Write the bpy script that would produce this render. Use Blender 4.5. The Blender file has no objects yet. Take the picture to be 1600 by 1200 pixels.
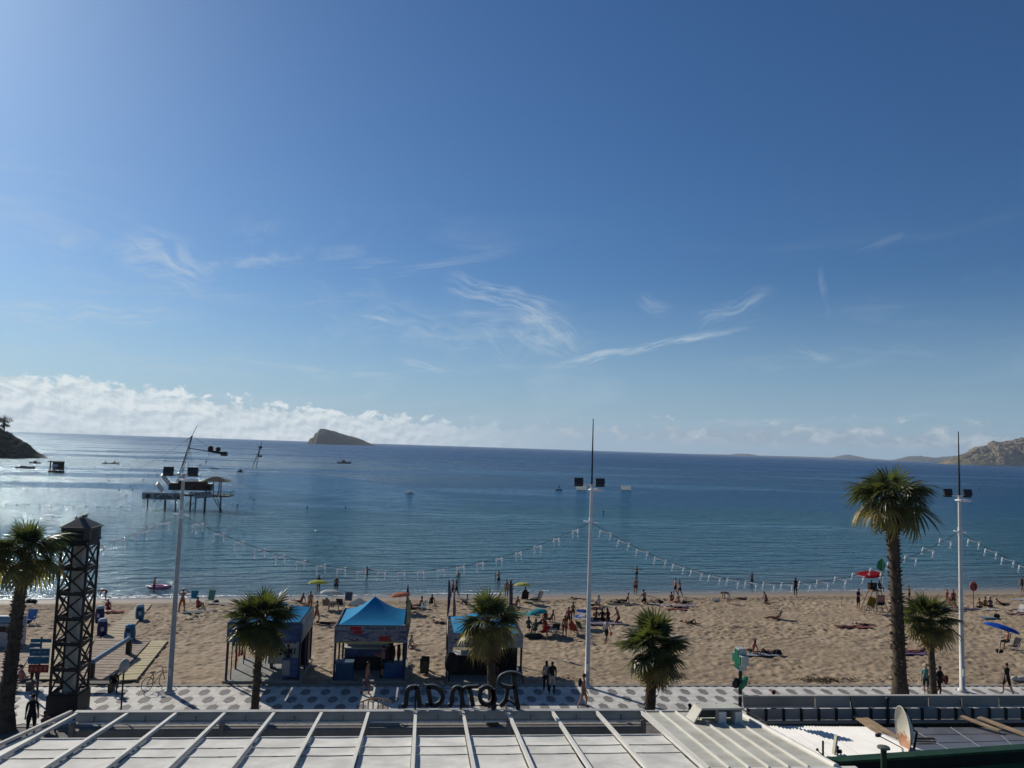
import bpy, bmesh, math, random
import numpy as np
from mathutils import Vector, Matrix, Quaternion
random.seed(7); rng=np.random.default_rng(7)
S=bpy.context.scene; COL=S.collection
R=math.radians; PI=math.pi
# ------------------------------------------------------------ camera
CAMH=13.4; FPX=1200.0
yaw,pit,rol=R(6),math.atan(98.5/1200),R(1.86)
_R=np.array([math.cos(yaw),-math.sin(yaw),0]); _f0=np.array([math.sin(yaw),math.cos(yaw),0]); _Z=np.array([0,0,1.])
_f=_f0*math.cos(pit)+_Z*math.sin(pit); _U=-_f0*math.sin(pit)+_Z*math.cos(pit)
_r=math.cos(rol)*_R+math.sin(rol)*_U; _u=-math.sin(rol)*_R+math.cos(rol)*_U
cd=bpy.data.cameras.new('camera'); cam=bpy.data.objects.new('camera',cd); COL.objects.link(cam); S.camera=cam
cd.sensor_width=36; cd.lens=27; cd.clip_start=.1; cd.clip_end=60000
cam.matrix_world=Matrix([[_r[0],_u[0],-_f[0],0],[_r[1],_u[1],-_f[1],0],[_r[2],_u[2],-_f[2],CAMH],[0,0,0,1]])
def ray(px,py): return _f+_r*(px-800)/FPX-_u*(py-600)/FPX
def G(px,py,z=0.0):
    d=ray(px,py); t=(z-CAMH)/d[2]; return Vector((d[0]*t,d[1]*t,CAMH+d[2]*t))
def GY(px,py,Y):
    d=ray(px,py); t=Y/d[1]; return Vector((d[0]*t,d[1]*t,CAMH+d[2]*t))
def azel(px,py):
    d=ray(px,py); d=d/np.linalg.norm(d); return math.atan2(d[0],d[1]),math.asin(d[2])
SEA=-1.3
def ysh(x): return 76.9+.115*x
def sandz(x,y):
    t=max(0,(y-44.4)/(ysh(x)-44.4)); return -.06-1.24*t**1.2
def GS(px,py):
    z=-.6
    for _ in range(12):
        p=G(px,py,z); z=sandz(p.x,p.y)
    p.z=z; return p
# ------------------------------------------------------------ render settings, world, sun
S.render.engine='CYCLES'
S.view_settings.view_transform='Standard'; S.view_settings.look='None'; S.view_settings.gamma=1; S.view_settings.use_curve_mapping=False
S.view_settings.exposure=EXPO if 'EXPO' in globals() else 0.0
HAZE=4.6e-5
SUN_AZ=R(-40); SUN_EL=R(30)
SKYS=.061
W=bpy.data.worlds.new('World'); S.world=W; W.cycles.sampling_method='MANUAL'; W.cycles.sample_map_resolution=256; W.use_nodes=True; nt=W.node_tree; nt.nodes.clear()
class E:
    def __init__(s,nt,v): s.nt=nt; s.v=v
    def op(s,o,*a):
        n=s.nt.nodes.new('ShaderNodeMath'); n.operation=o
        for i,x in enumerate((s,)+a):
            x=x.v if isinstance(x,E) else x
            if isinstance(x,(int,float)): n.inputs[i].default_value=x
            else: s.nt.links.new(x,n.inputs[i])
        return E(s.nt,n.outputs[0])
    def __add__(s,o): return s.op('ADD',o)
    __radd__=__add__
    def __sub__(s,o): return s.op('SUBTRACT',o)
    def __rsub__(s,o): return E(s.nt,float(o)).op('SUBTRACT',s)
    def __mul__(s,o): return s.op('MULTIPLY',o)
    __rmul__=__mul__
    def __truediv__(s,o): return s.op('DIVIDE',o)
    def mx(s,o): return s.op('MAXIMUM',o)
    def mn(s,o): return s.op('MINIMUM',o)
    def pw(s,o): return s.op('POWER',o)
    def step(s,a,b):   # smoothstep
        n=s.nt.nodes.new('ShaderNodeMapRange'); n.interpolation_type='SMOOTHSTEP'
        s.nt.links.new(s.v,n.inputs['Value']); 
        for k,x in (('From Min',a),('From Max',b)):
            x=x.v if isinstance(x,E) else x
            if isinstance(x,(int,float)): n.inputs[k].default_value=x
            else: s.nt.links.new(x,n.inputs[k])
        return E(s.nt,n.outputs[0])
def comb(nt,x,y,z=0.0):
    n=nt.nodes.new('ShaderNodeCombineXYZ')
    for i,q in enumerate((x,y,z)):
        q=q.v if isinstance(q,E) else q
        if isinstance(q,(int,float)): n.inputs[i].default_value=q
        else: nt.links.new(q,n.inputs[i])
    return n.outputs[0]
def noise(nt,vec,scale=1,detail=4,rough=.55,dist=0,ntype=None):
    n=nt.nodes.new('ShaderNodeTexNoise'); n.inputs['Scale'].default_value=scale; n.inputs['Detail'].default_value=detail
    n.inputs['Roughness'].default_value=rough; n.inputs['Distortion'].default_value=dist
    if ntype: n.noise_type=ntype
    nt.links.new(vec,n.inputs['Vector']); return E(nt,n.outputs[0])
def vor(nt,vec,scale=1,feature='F1',smooth=None):
    n=nt.nodes.new('ShaderNodeTexVoronoi'); n.feature=feature; n.inputs['Scale'].default_value=scale
    if smooth is not None: n.inputs['Smoothness'].default_value=smooth
    nt.links.new(vec,n.inputs['Vector']); return E(nt,n.outputs['Distance'])
def mixc(nt,f,a,b,mode='MIX'):
    n=nt.nodes.new('ShaderNodeMix'); n.data_type='RGBA'; n.blend_type=mode
    for k,x in ((0,f),(6,a),(7,b)):
        x=x.v if isinstance(x,E) else x
        if isinstance(x,(int,float)): n.inputs[k].default_value=x
        elif isinstance(x,tuple): n.inputs[k].default_value=(*x[:3],1)
        else: nt.links.new(x,n.inputs[k])
    return n.outputs[2]
def sepxyz(nt,sock):
    n=nt.nodes.new('ShaderNodeSeparateXYZ'); nt.links.new(sock,n.inputs[0]); return [E(nt,n.outputs[i]) for i in range(3)]
sky=nt.nodes.new('ShaderNodeTexSky'); sky.sky_type='NISHITA'; sky.sun_disc=False
sky.sun_elevation=SUN_EL; sky.sun_rotation=SUN_AZ; sky.altitude=0; sky.air_density=1.0; sky.dust_density=.6; sky.ozone_density=4.5
tc=nt.nodes.new('ShaderNodeTexCoord'); X,Y_,Zd=sepxyz(nt,tc.outputs['Generated'])
az=X.op('ARCTAN2',Y_); el=Zd.op('ARCSINE'); D=180/PI; azd=az*D; eld=el*D
# cumulus bank over the horizon: high on the left, thinning to a row of small puffs on the right
def AE(px,py):
    a,e=azel(px,py); return a*D,e*D
aL,eL=AE(0,585); aM,eM=AE(640,655); a3,e3=AE(1000,680); aR,eR=AE(1600,655)
v1=comb(nt,azd*1.15,eld*1.75,3.3)
billow=noise(nt,v1,.62,7,.62,.25); wob=noise(nt,comb(nt,azd,eld*0.0,8.0),.12,2,.5)
puff=noise(nt,comb(nt,azd*1.1,eld*1.8,1.0),.75,6,.6,.3)
topL=(aM-1.0*azd)*((eL-eM)/(aM-aL))+eM
topL=topL.mn(eL+.5).mx(.9)
dens=(topL-eld)*.75+(billow-.5)*2.9+(wob-.5)*.9+.18
cumL=dens.step(.0,.30)*(E(nt,0.0)+azd*-1.0).step(-12.0,7.0)
rt=azd.step(8.0,24.0)
dens2=(1.75+rt*.75-eld)*.9+(puff-.52)*5.0
cumR=dens2.step(.0,.9)*azd.step(2.0,12.0)*eld.step(.45,1.25)
shade=noise(nt,comb(nt,azd*1.15+.25,eld*1.75-.45,3.3),.62,7,.62,.25)
relief=(billow-shade)*3.2+.62+(billow-.5)*.7
relief=relief.mn(1.0).mx(.0)
cL=mixc(nt,relief,(.46,.56,.62),(.80,.86,.87)); 
relR=((puff-.45)*3.0).mn(1.0).mx(0.0)
cR=mixc(nt,relR,(.27,.37,.46),(.60,.67,.71))
hazeb=(1.0-eld.step(-1.0,13.0))*.62+(1.0-eld.step(.0,3.5))*.14
# cirrus: long fibres
def streak(px0,py0,px1,py1,w,seed,amt,curl=.0,patch=False):
    a0,e0=AE(px0,py0); a1,e1=AE(px1,py1); L=math.hypot(a1-a0,e1-e0); ux,uy=(a1-a0)/L,(e1-e0)/L
    s=(azd-a0)*ux+(eld-e0)*uy; t=(eld-e0)*ux-(azd-a0)*uy
    n1=noise(nt,comb(nt,s*.25,t*.25,seed),1,1,.6)
    t=t+(n1-.5)*w*2.2+(s-L*.5)*(s-L*.5)*curl
    fib=noise(nt,comb(nt,s*.35,t*(2.6 if not patch else 1.3),seed+5),1.4,3,.62,.15)
    prof=(1.0-(t*t/(w*w)).step(.0,1.0))*s.step(-.5,L*.25)*(1.0-s.step(L*.6,L*1.05))
    return prof*fib.step(.34,.72)*amt
cir=[streak(835,577,1195,503,.40,1.,.66),streak(690,436,900,500,1.0,2.,.40),streak(800,490,920,555,1.8,3.,.45,0,True),
 streak(190,385,340,445,2.0,4.,.42,0,True),streak(-60,492,340,488,1.0,5.,.42),streak(560,490,618,506,.2,6.,.5),
 streak(620,563,705,582,.5,7.,.4),streak(1090,505,1215,450,.75,8.,.28),streak(-80,530,420,585,1.2,9.,.26),streak(1000,465,1050,490,.9,10.,.2,0,True),
 streak(1240,545,1310,565,.4,11.,.28),streak(1283,420,1296,500,.28,12.,.13,0,True),streak(430,470,1000,560,2.6,13.,.16,0,True),streak(1050,570,1600,545,.8,14.,.10),
 streak(1000,665,1620,646,.35,15.,.33),streak(30,430,460,470,.7,16.,.18),streak(1340,395,1420,360,.35,17.,.10)]
ci=cir[0]
for c in cir[1:]: ci=1.0-(1.0-ci)*(1.0-c)
veil=noise(nt,comb(nt,azd*.055+eld*.02,eld*.30-azd*.03,21.0),1.0,6,.68,.9); vm=noise(nt,comb(nt,azd*.04,eld*.07,31.0),1.0,2,.5)
ci=1.0-(1.0-ci)*(1.0-veil.step(.50,.78)*vm.step(.30,.55)*(1.0-eld.step(10.0,19.0))*.75*(1.0-azd.step(-4.0,20.0)*.85))
k=1/SKYS
def sc(t): return tuple(q*k for q in t)
def scale_col(sock,f): return mixc(nt,1.0,sock,(f,f,f),'MULTIPLY')
hsv=nt.nodes.new('ShaderNodeHueSaturation'); hsv.inputs['Saturation'].default_value=1.12; hsv.inputs['Value'].default_value=1.0
nt.links.new(sky.outputs[0],hsv.inputs['Color'])
base=mixc(nt,1.0,hsv.outputs[0],(.70,.94,1.14),'MULTIPLY')
cirw=mixc(nt,1.0,base,(.50*1,.50,.47),'MULTIPLY')
base2=mixc(nt,ci,base,sc((.56,.64,.70)))
base3=mixc(nt,hazeb,base2,sc((.34,.50,.66)))
base4=mixc(nt,cumL*.93,base3,scale_col(cL,k))
base5=mixc(nt,cumR*.9,base4,scale_col(cR,k))
bgn=nt.nodes.new('ShaderNodeBackground'); bgn.inputs['Strength'].default_value=SKYS
nt.links.new(base5,bgn.inputs['Color'])
ow=nt.nodes.new('ShaderNodeOutputWorld'); nt.links.new(bgn.outputs[0],ow.inputs['Surface'])
sl=bpy.data.lights.new('sun','SUN'); sl.energy=4.8; sl.angle=R(.5); sl.color=(1,.93,.82)
so=bpy.data.objects.new('sun',sl); COL.objects.link(so)
sd=Vector((math.sin(SUN_AZ)*math.cos(SUN_EL),math.cos(SUN_AZ)*math.cos(SUN_EL),math.sin(SUN_EL)))
so.rotation_euler=sd.to_track_quat('Z','Y').to_euler(); so.location=(0,0,60)
# ------------------------------------------------------------ helpers
def hx(h):
    h=h.lstrip('#'); v=[int(h[i:i+2],16)/255 for i in (0,2,4)]
    return tuple(c/12.92 if c<=.04045 else ((c+.055)/1.055)**2.4 for c in v)
_m={}
def mat(key,col=(.5,.5,.5),rough=.6,var=.18,scale=6.0,bump=0.0,metal=0.0,trans=0.0,spec=.22,col2=None,bscale=None):
    if key in _m: return _m[key]
    if isinstance(col,str): col=hx(col)
    m=bpy.data.materials.new(key); m.use_nodes=True; t=m.node_tree; b=t.nodes['Principled BSDF']
    c=t.nodes.new('ShaderNodeTexCoord'); n=noise(t,c.outputs['Object'],scale,5,.6)
    c2=col2 if col2 else tuple(x*(1-var) for x in col); c1=col if col2 else tuple(min(1,x*(1+var*.5)) for x in col)
    if isinstance(c2,str): c2=hx(c2)
    t.links.new(mixc(t,n.step(.3,.7),c2,c1),b.inputs['Base Color'])
    r=n*.25+(rough-.12); t.links.new(r.v,b.inputs['Roughness'])
    b.inputs['Metallic'].default_value=metal; b.inputs['Specular IOR Level'].default_value=spec
    if trans: b.inputs['Transmission Weight'].default_value=trans
    if bump:
        bn=t.nodes.new('ShaderNodeBump'); bn.inputs['Strength'].default_value=.6; bn.inputs['Distance'].default_value=bump
        t.links.new(noise(t,c.outputs['Object'],bscale or scale*4,4,.6).v,bn.inputs['Height']); t.links.new(bn.outputs[0],b.inputs['Normal'])
    _m[key]=m; return m
def glow(m,f,tint=(1,1,1)):
    # thin translucent sheet: light from behind shines through
    t=m.node_tree; b=t.nodes['Principled BSDF']; o=t.nodes['Material Output']; tr=t.nodes.new('ShaderNodeBsdfTranslucent'); mx=t.nodes.new('ShaderNodeMixShader'); mx.inputs[0].default_value=f
    l=b.inputs['Base Color'].links; src=l[0].from_socket if l else None
    if src: t.links.new(mixc(t,1.0,src,tint,'MULTIPLY'),tr.inputs['Color'])
    t.links.new(b.outputs[0],mx.inputs[1]); t.links.new(tr.outputs[0],mx.inputs[2]); t.links.new(mx.outputs[0],o.inputs['Surface']); return m
class MB:
    def __init__(s): s.v=[]; s.f=[]; s.mi=[]; s.sm=[]; s.cur=0
    def add(s,vs,fs,smooth=False):
        o=len(s.v); s.v+= [tuple(map(float,q)) for q in vs]; 
        for f in fs: s.f.append([o+i for i in f]); s.mi.append(s.cur); s.sm.append(smooth)
        return s
    def box(s,c,d,rz=0,rot=None,taper=1.0):
        M=rot if rot is not None else Matrix.Rotation(rz,3,'Z'); c=Vector(c)
        vs=[]
        for z in(-1,1):
            k=taper if z>0 else 1
            for x,y in((-1,-1),(1,-1),(1,1),(-1,1)): vs.append(c+M@Vector((x*d[0]/2*k,y*d[1]/2*k,z*d[2]/2)))
        return s.add(vs,[(3,2,1,0),(4,5,6,7),(0,1,5,4),(1,2,6,5),(2,3,7,6),(3,0,4,7)])
    def tube(s,pts,rad,n=8,cap=True,smooth=True,sq=None):
        pts=[Vector(p) for p in pts]; 
        if not isinstance(rad,(list,tuple)): rad=[rad]*len(pts)
        vs=[];fs=[]; up=None
        for i,p in enumerate(pts):
            t=(pts[min(i+1,len(pts)-1)]-pts[max(i-1,0)]); 
            if t.length<1e-9: t=Vector((0,0,1))
            t.normalize()
            if up is None: up=Vector((1,0,0)) if abs(t.x)<.8 else Vector((0,1,0))
            a=(up-t*up.dot(t)); 
            if a.length<1e-5: a=Vector((0,1,0))-t*t.y
            a.normalize(); b=t.cross(a); up=a
            for j in range(n):
                w=2*PI*j/n+(PI/4 if n==4 else 0); kx,ky=(sq or (1,1)); vs.append(p+(a*math.cos(w)*kx+b*math.sin(w)*ky)*rad[i])
        for i in range(len(pts)-1):
            for j in range(n): k=(j+1)%n; fs.append((i*n+j,i*n+k,(i+1)*n+k,(i+1)*n+j))
        s.add(vs,fs,smooth and n>4)
        if cap: s.add(vs[:n],[tuple(range(n))[::-1]]); s.add(vs[-n:],[tuple(range(n))])
        return s
    def lathe(s,prof,n=16,c=(0,0,0),smooth=True):
        vs=[];fs=[]
        for r,z in prof:
            for j in range(n): w=2*PI*j/n; vs.append((c[0]+r*math.cos(w),c[1]+r*math.sin(w),c[2]+z))
        for i in range(len(prof)-1):
            for j in range(n): k=(j+1)%n; fs.append((i*n+j,i*n+k,(i+1)*n+k,(i+1)*n+j))
        return s.add(vs,fs,smooth)
    def ball(s,c,r,n=10,m=6):
        if not isinstance(r,(tuple,list)): r=(r,r,r)
        vs=[];fs=[]
        for i in range(m+1):
            a=-PI/2+PI*i/m
            for j in range(n): w=2*PI*j/n; vs.append((c[0]+r[0]*math.cos(a)*math.cos(w),c[1]+r[1]*math.cos(a)*math.sin(w),c[2]+r[2]*math.sin(a)))
        for i in range(m):
            for j in range(n): k=(j+1)%n; fs.append((i*n+j,i*n+k,(i+1)*n+k,(i+1)*n+j))
        return s.add(vs,fs,True)
    def poly(s,pts,h,axis='z'):   # prism from ccw 2D outline extruded along z from 0..h (pts 3D bottoms)
        n=len(pts); v=[Vector(p) for p in pts]; hv=Vector(h) if not isinstance(h,(int,float)) else Vector((0,0,h))
        vs=v+[p+hv for p in v]
        return s.add(vs,[tuple(range(n))[::-1],tuple(range(n,2*n))]+[(i,(i+1)%n,n+(i+1)%n,n+i) for i in range(n)])
    def sheet(s,pts,th=.01):  # quad/tri panel given thickness
        v=[Vector(p) for p in pts]; nrm=(v[1]-v[0]).cross(v[2]-v[0]).normalized()*th
        return s.poly([p-nrm*.5 for p in v],nrm)
    def mesh(s,name,mats):
        me=bpy.data.meshes.new(name); me.from_pydata(s.v,[],s.f)
        if not isinstance(mats,(list,tuple)): mats=[mats]
        for m in mats: me.materials.append(m)
        me.polygons.foreach_set('material_index',s.mi); me.polygons.foreach_set('use_smooth',s.sm); me.update(); return me
    def build(s,name,mats,parent=None,loc=(0,0,0),rz=0):
        return mk(name,s.mesh(name,mats),parent,loc,rz)
def mk(name,me,parent=None,loc=(0,0,0),rz=0):
    o=bpy.data.objects.new(name,me); COL.objects.link(o); o.location=loc; o.rotation_euler=(0,0,rz)
    if parent: o.parent=parent
    return o
def tag(o,label=None,cat=None,group=None,kind=None):
    if label: o['label']=label
    if cat: o['category']=cat
    if group: o['group']=group
    if kind: o['kind']=kind
    return o
def thing(name,label,cat,loc=(0,0,0),rz=0,group=None):
    o=bpy.data.objects.new(name,None); COL.objects.link(o); o.location=loc; o.rotation_euler=(0,0,rz); o.empty_display_size=.2
    return tag(o,label,cat,group)
_kids={}
def dup(root,loc,rz,label,group=None):
    r=root.copy(); COL.objects.link(r); r.location=loc; r.rotation_euler=(0,0,rz); r['label']=label
    if group: r['group']=group
    for ch in list(root.children):
        c=ch.copy(); COL.objects.link(c); c.parent=r
        for g in list(ch.children):
            d=g.copy(); COL.objects.link(d); d.parent=c
    return r
def text(s,size,depth=.01):
    cu=bpy.data.curves.new('lettering','FONT'); cu.body=s; cu.size=size; cu.extrude=depth; cu.offset=size*.022; cu.align_x='CENTER'; cu.align_y='CENTER'
    o=bpy.data.objects.new('lettering',cu); COL.objects.link(o); bpy.context.view_layer.update()
    me=bpy.data.meshes.new_from_object(o.evaluated_get(bpy.context.evaluated_depsgraph_get())); bpy.data.objects.remove(o); return me
def put_text(s,size,m,parent,loc,rot=(PI/2,0,0),name='lettering'):
    me=text(s,size); me.materials.clear(); me.materials.append(m); o=mk(name,me,parent,loc); o.rotation_euler=rot; return o
# ------------------------------------------------------------ sea
def water_mat():
    m=bpy.data.materials.new('sea_water'); m.use_nodes=True; t=m.node_tree; b=t.nodes['Principled BSDF']
    g=t.nodes.new('ShaderNodeNewGeometry'); x,y,z=sepxyz(t,g.outputs['Position'])
    off=y-(x*.115+76.9)
    P=lambda sx,sy,q=0.0: comb(t,x*sx,y*sy,q)
    big=noise(t,P(.006,.018),1,3,.5,.6); mid=noise(t,P(.03,.09),1,4,.6,.8)
    rocky=noise(t,P(.012,.03,4.),1,3,.5,.5)
    # depth tint: sand-tinged at the edge, green-grey shallows, teal, blue
    c=mixc(t,(off+(mid-.5)*1.6).step(.0,2.2),(.17,.15,.11),(.055,.085,.085))
    c=mixc(t,(off+(mid-.5)*10.0).step(2.0,22.0),c,(.008,.062,.078))
    c=mixc(t,(off+(big-.5)*80.0).step(30.0,140.0),c,(.001,.050,.115))
    c=mixc(t,(off+(big-.5)*120.0).step(200.0,900.0),c,(.000,.042,.130))
    tb=off+(mid-.5)*26.0; teal=(rocky.step(.50,.62)*(1.0-off.step(60.0,200.0))*off.step(20.0,40.0)*.5).mx(tb.step(55.0,72.0)*(1.0-tb.step(100.0,125.0))*(x+(mid-.5)*30.0).step(-8.0,14.0)*(1.0-x.step(85.0,125.0)))
    c=mixc(t,teal*.7,c,(.001,.060,.075))
    cx_,cy_=G(505,757,SEA).x,G(505,757,SEA).y
    ea=(x-(cx_+(y-cy_)*-.38))/30.0; eb=(y-cy_)/95.0; patch=1.0-(ea*ea+eb*eb+(mid-.5)*1.2).step(.45,1.05)
    calm=(big.step(.50,.60)*off.step(15.0,90.0)).mx(patch); wind=1.0-calm*.72
    sw=noise(t,comb(t,x*.10+y*.015,y*.46-x*.05,0.0),1,2,.45,.5)
    chop=noise(t,comb(t,x*.55+y*.12,y*1.55-x*.15,2.0),1,4,.62,.5)
    fine=noise(t,comb(t,x*2.4,y*4.4,5.0),1,3,.6,.3)
    far2=E(t,1.0)+off.step(40.0,400.0)*1.4
    h=sw*1.25*off.step(-1.0,12.0)+chop*.36*wind*far2+fine*.036*wind
    bn=t.nodes.new('ShaderNodeBump'); bn.inputs['Strength'].default_value=1.0; bn.inputs['Distance'].default_value=1.0
    t.links.new(h.v,bn.inputs['Height'])
    t.nodes.remove(b); o=t.nodes['Material Output']
    df=t.nodes.new('ShaderNodeBsdfDiffuse'); t.links.new(c,df.inputs['Color']); t.links.new(bn.outputs[0],df.inputs['Normal'])
    gy=t.nodes.new('ShaderNodeBsdfGlossy'); gy.distribution='GGX'; t.links.new(bn.outputs[0],gy.inputs['Normal'])
    rr=off.step(20.0,300.0)*.19+.13-calm*.10*off.step(20.0,260.0); t.links.new(rr.v,gy.inputs['Roughness'])
    fr=t.nodes.new('ShaderNodeFresnel'); fr.inputs['IOR'].default_value=1.33; t.links.new(bn.outputs[0],fr.inputs['Normal'])
    cap=off.step(0.0,130.0)*-.17+.46+calm*.10-off.step(300.0,2500.0)*.08
    fac=E(t,fr.outputs[0]).mn(cap)
    mx=t.nodes.new('ShaderNodeMixShader'); t.links.new(fac.v,mx.inputs[0]); t.links.new(df.outputs[0],mx.inputs[1]); t.links.new(gy.outputs[0],mx.inputs[2])
    # glints from small steep facets
    gl_=noise(t,comb(t,x*.8,y*.28,9.0),1,2,.75); b2=t.nodes.new('ShaderNodeBump'); b2.inputs['Strength'].default_value=1; b2.inputs['Distance'].default_value=1
    t.links.new((gl_*(off.step(10.0,300.0)*.55+.2)+h).v,b2.inputs['Height'])
    g2=t.nodes.new('ShaderNodeBsdfGlossy'); g2.inputs['Roughness'].default_value=.04; gy.inputs['Color'].default_value=(.78,.94,1,1); g2.inputs['Color'].default_value=(.9,.97,1,1); t.links.new(b2.outputs[0],g2.inputs['Normal'])
    mx2=t.nodes.new('ShaderNodeMixShader'); t.links.new((.09-off.step(350.0,800.0)*.07).v,mx2.inputs[0]); t.links.new(mx.outputs[0],mx2.inputs[1]); t.links.new(g2.outputs[0],mx2.inputs[2]); t.links.new(mx2.outputs[0],o.inputs['Surface'])
    return m
WM=water_mat()
s=MB(); s.add([(-9500,40,SEA),(9500,40,SEA),(9500,12500,SEA),(-9500,12500,SEA)],[(0,1,2,3)])
sea=tag(s.build('sea',WM),kind='structure')
# loose tilted facets added over the water for sun glints, left of the bay
wv=MB(); wr=random.Random(5)
for _ in range(7000):
    a_=R(wr.uniform(-44,-12)); d_=wr.uniform(120,620)**1.0; px_,py_=math.sin(a_)*d_,math.cos(a_)*d_
    if py_<ysh(px_)+18: continue
    l_=wr.uniform(.25,.7)*(.5+d_/500); w_=l_*wr.uniform(.25,.5); nn=Vector((wr.gauss(0,.17),wr.gauss(.0,.17),1)).normalized(); ux=Vector((1,0,-nn.x/nn.z)).normalized()*l_*.5; uy=nn.cross(ux).normalized()*w_*.5; cc_=Vector((px_,py_,SEA+.03+abs(uy.z)+abs(ux.z)))
    wv.add([cc_-ux-uy,cc_+ux-uy,cc_+ux+uy,cc_-ux+uy],[(0,1,2,3)])
wm_=bpy.data.materials.new('glint_facet_water'); wm_.use_nodes=True; t_=wm_.node_tree; b_=t_.nodes['Principled BSDF']; b_.inputs['Base Color'].default_value=(.004,.05,.08,1); b_.inputs['Roughness'].default_value=.16; b_.inputs['IOR'].default_value=1.33; b_.inputs['Specular IOR Level'].default_value=.5
tag(wv.build('wavelets',wm_,sea),kind='stuff')
# ------------------------------------------------------------ ground under everything
GM=mat('ground_soil',(.16,.14,.115),.9,.2,.8,.02)
s=MB(); s.poly([(-400,-60,-3.2),(400,-60,-3.2),(400,44.2,-3.2),(-400,44.2,-3.2)],3.17)
tag(s.build('ground',GM),kind='structure')
# ------------------------------------------------------------ sand with footprints as real relief
def vnoise(x,y,sc,seed):
    r=np.random.default_rng(seed); T=r.random((256,256)); x=x/sc+1000; y=y/sc+1000
    xi=np.floor(x).astype(int); yi=np.floor(y).astype(int); fx=x-xi; fy=y-yi; fx=fx*fx*(3-2*fx); fy=fy*fy*(3-2*fy)
    g=lambda a,b: T[a%256,b%256]
    return (g(xi,yi)*(1-fx)+g(xi+1,yi)*fx)*(1-fy)+(g(xi,yi+1)*(1-fx)+g(xi+1,yi+1)*fx)*fy
def grid_mesh(name,X,Y,Z,m,smooth=True):
    ny,nx=X.shape; co=np.stack([X,Y,Z],-1).reshape(-1,3).astype(np.float32)
    i=np.arange(ny*nx).reshape(ny,nx); q=np.stack([i[:-1,:-1],i[:-1,1:],i[1:,1:],i[1:,:-1]],-1).reshape(-1,4)
    me=bpy.data.meshes.new(name); me.vertices.add(len(co)); me.vertices.foreach_set('co',co.ravel())
    me.loops.add(q.size); me.loops.foreach_set('vertex_index',q.ravel().astype(np.int32))
    me.polygons.add(len(q)); me.polygons.foreach_set('loop_start',np.arange(0,q.size,4,dtype=np.int32)); me.polygons.foreach_set('loop_total',np.full(len(q),4,dtype=np.int32))
    me.polygons.foreach_set('use_smooth',np.full(len(q),smooth)); me.update(calc_edges=True); me.validate(); me.materials.append(m); return me
def sand_mat():
    m=bpy.data.materials.new('beach_sand'); m.use_nodes=True; t=m.node_tree; b=t.nodes['Principled BSDF']
    g=t.nodes.new('ShaderNodeNewGeometry'); x,y,z=sepxyz(t,g.outputs['Position']); off=y-(x*.115+76.9)
    pos=g.outputs['Position']
    big=noise(t,pos,.09,4,.6); mid=noise(t,pos,.8,5,.65); fine=noise(t,pos,9,4,.7); sp=noise(t,pos,2.6,3,.7)
    c=mixc(t,mid.step(.3,.7),(.235,.175,.112),(.335,.258,.175))
    c=mixc(t,(big.step(.46,.62))*.55,c,(.20,.148,.095))
    c=mixc(t,sp.step(.60,.70)*.38,c,(.13,.10,.068))
    c=mixc(t,fine.step(.5,.8)*.22,c,(.42,.345,.26))
    ridge=(off+(mid-.5)*1.8).step(-6.5,-4.8)*(1.0-(off+(mid-.5)*1.4).step(-3.4,-2.5))
    c=mixc(t,ridge*.45,c,(.12,.09,.062))
    wet=(off+(mid-.5)*.9).step(-3.2,-2.2)
    trk=noise(t,comb(t,x*.12+y*.03,y*.5,7.0),1,4,.6,1.0); c=mixc(t,trk.step(.55,.63)*(1.0-trk.step(.63,.70))*.35,c,(.42,.335,.235))
    c=mixc(t,wet,c,(.22,.178,.135)); wet2=(off+(mid-.5)*.5).step(-1.3,-.2)
    c=mixc(t,wet2*.7,c,(.14,.115,.085))
    t.links.new(c,b.inputs['Base Color'])
    t.links.new((.92-wet*.35-wet2*.3).v,b.inputs['Roughness']); b.inputs['Specular IOR Level'].default_value=.25
    bn=t.nodes.new('ShaderNodeBump'); bn.inputs['Strength'].default_value=.8; bn.inputs['Distance'].default_value=1
    t.links.new(((fine*.010+noise(t,pos,22,3,.7)*.004+noise(t,pos,4.2,3,.6)*.06)*(1.0-wet*.93)).v,bn.inputs['Height']); t.links.new(bn.outputs[0],b.inputs['Normal'])
    return m
SM=sand_mat()
xs=np.arange(-62,104,.115); vs_=np.linspace(0,1,350)
X=np.repeat(xs[None,:],350,0); ye=ysh(X)+6; Yg=44.32+(ye-44.32)*vs_[:,None]
tt=np.maximum(0,(Yg-44.4)/(ysh(X)-44.4)); Zg=-.06-1.24*tt**1.2
amp=(.55+.75*vnoise(X,Yg,6,8))*np.clip((ysh(X)-3.0-Yg)/1.5,0,1)*np.clip((Yg-44.3)/.4,0.25,1)
dmp=np.minimum(vnoise(X,Yg,.30,1),vnoise(X+9,Yg,.26,2)); dm2=vnoise(X,Yg,.55,3); dm3=vnoise(X,Yg,3.2,4); dm4=vnoise(X,Yg,9,5)
Zg=Zg+amp*((dmp-.35)*.21+(dm2-.5)*.05+(dm3-.5)*.03+(dm4-.5)*.08)+np.exp(-((Yg-ysh(X)+4.6)/.9)**2)*.10
sand=mk('beach_sand',grid_mesh('beach_sand',X,Yg,Zg,SM)); tag(sand,kind='structure')
s=MB()
for a,b in ((-400,-61.9),(103.9,400)):
    pa=[]
    for yy in (44.32,60,76,95):
        for xx in (a,b): pa.append((xx,yy,min(-.06,sandz(min(max(xx,-100),150),min(yy,90))-.02) if yy<95 else -2.5))
    s.add(pa,[(0,1,3,2),(2,3,5,4),(4,5,7,6)],True)
tag(s.build('beach_sand_far',SM),kind='structure')
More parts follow.
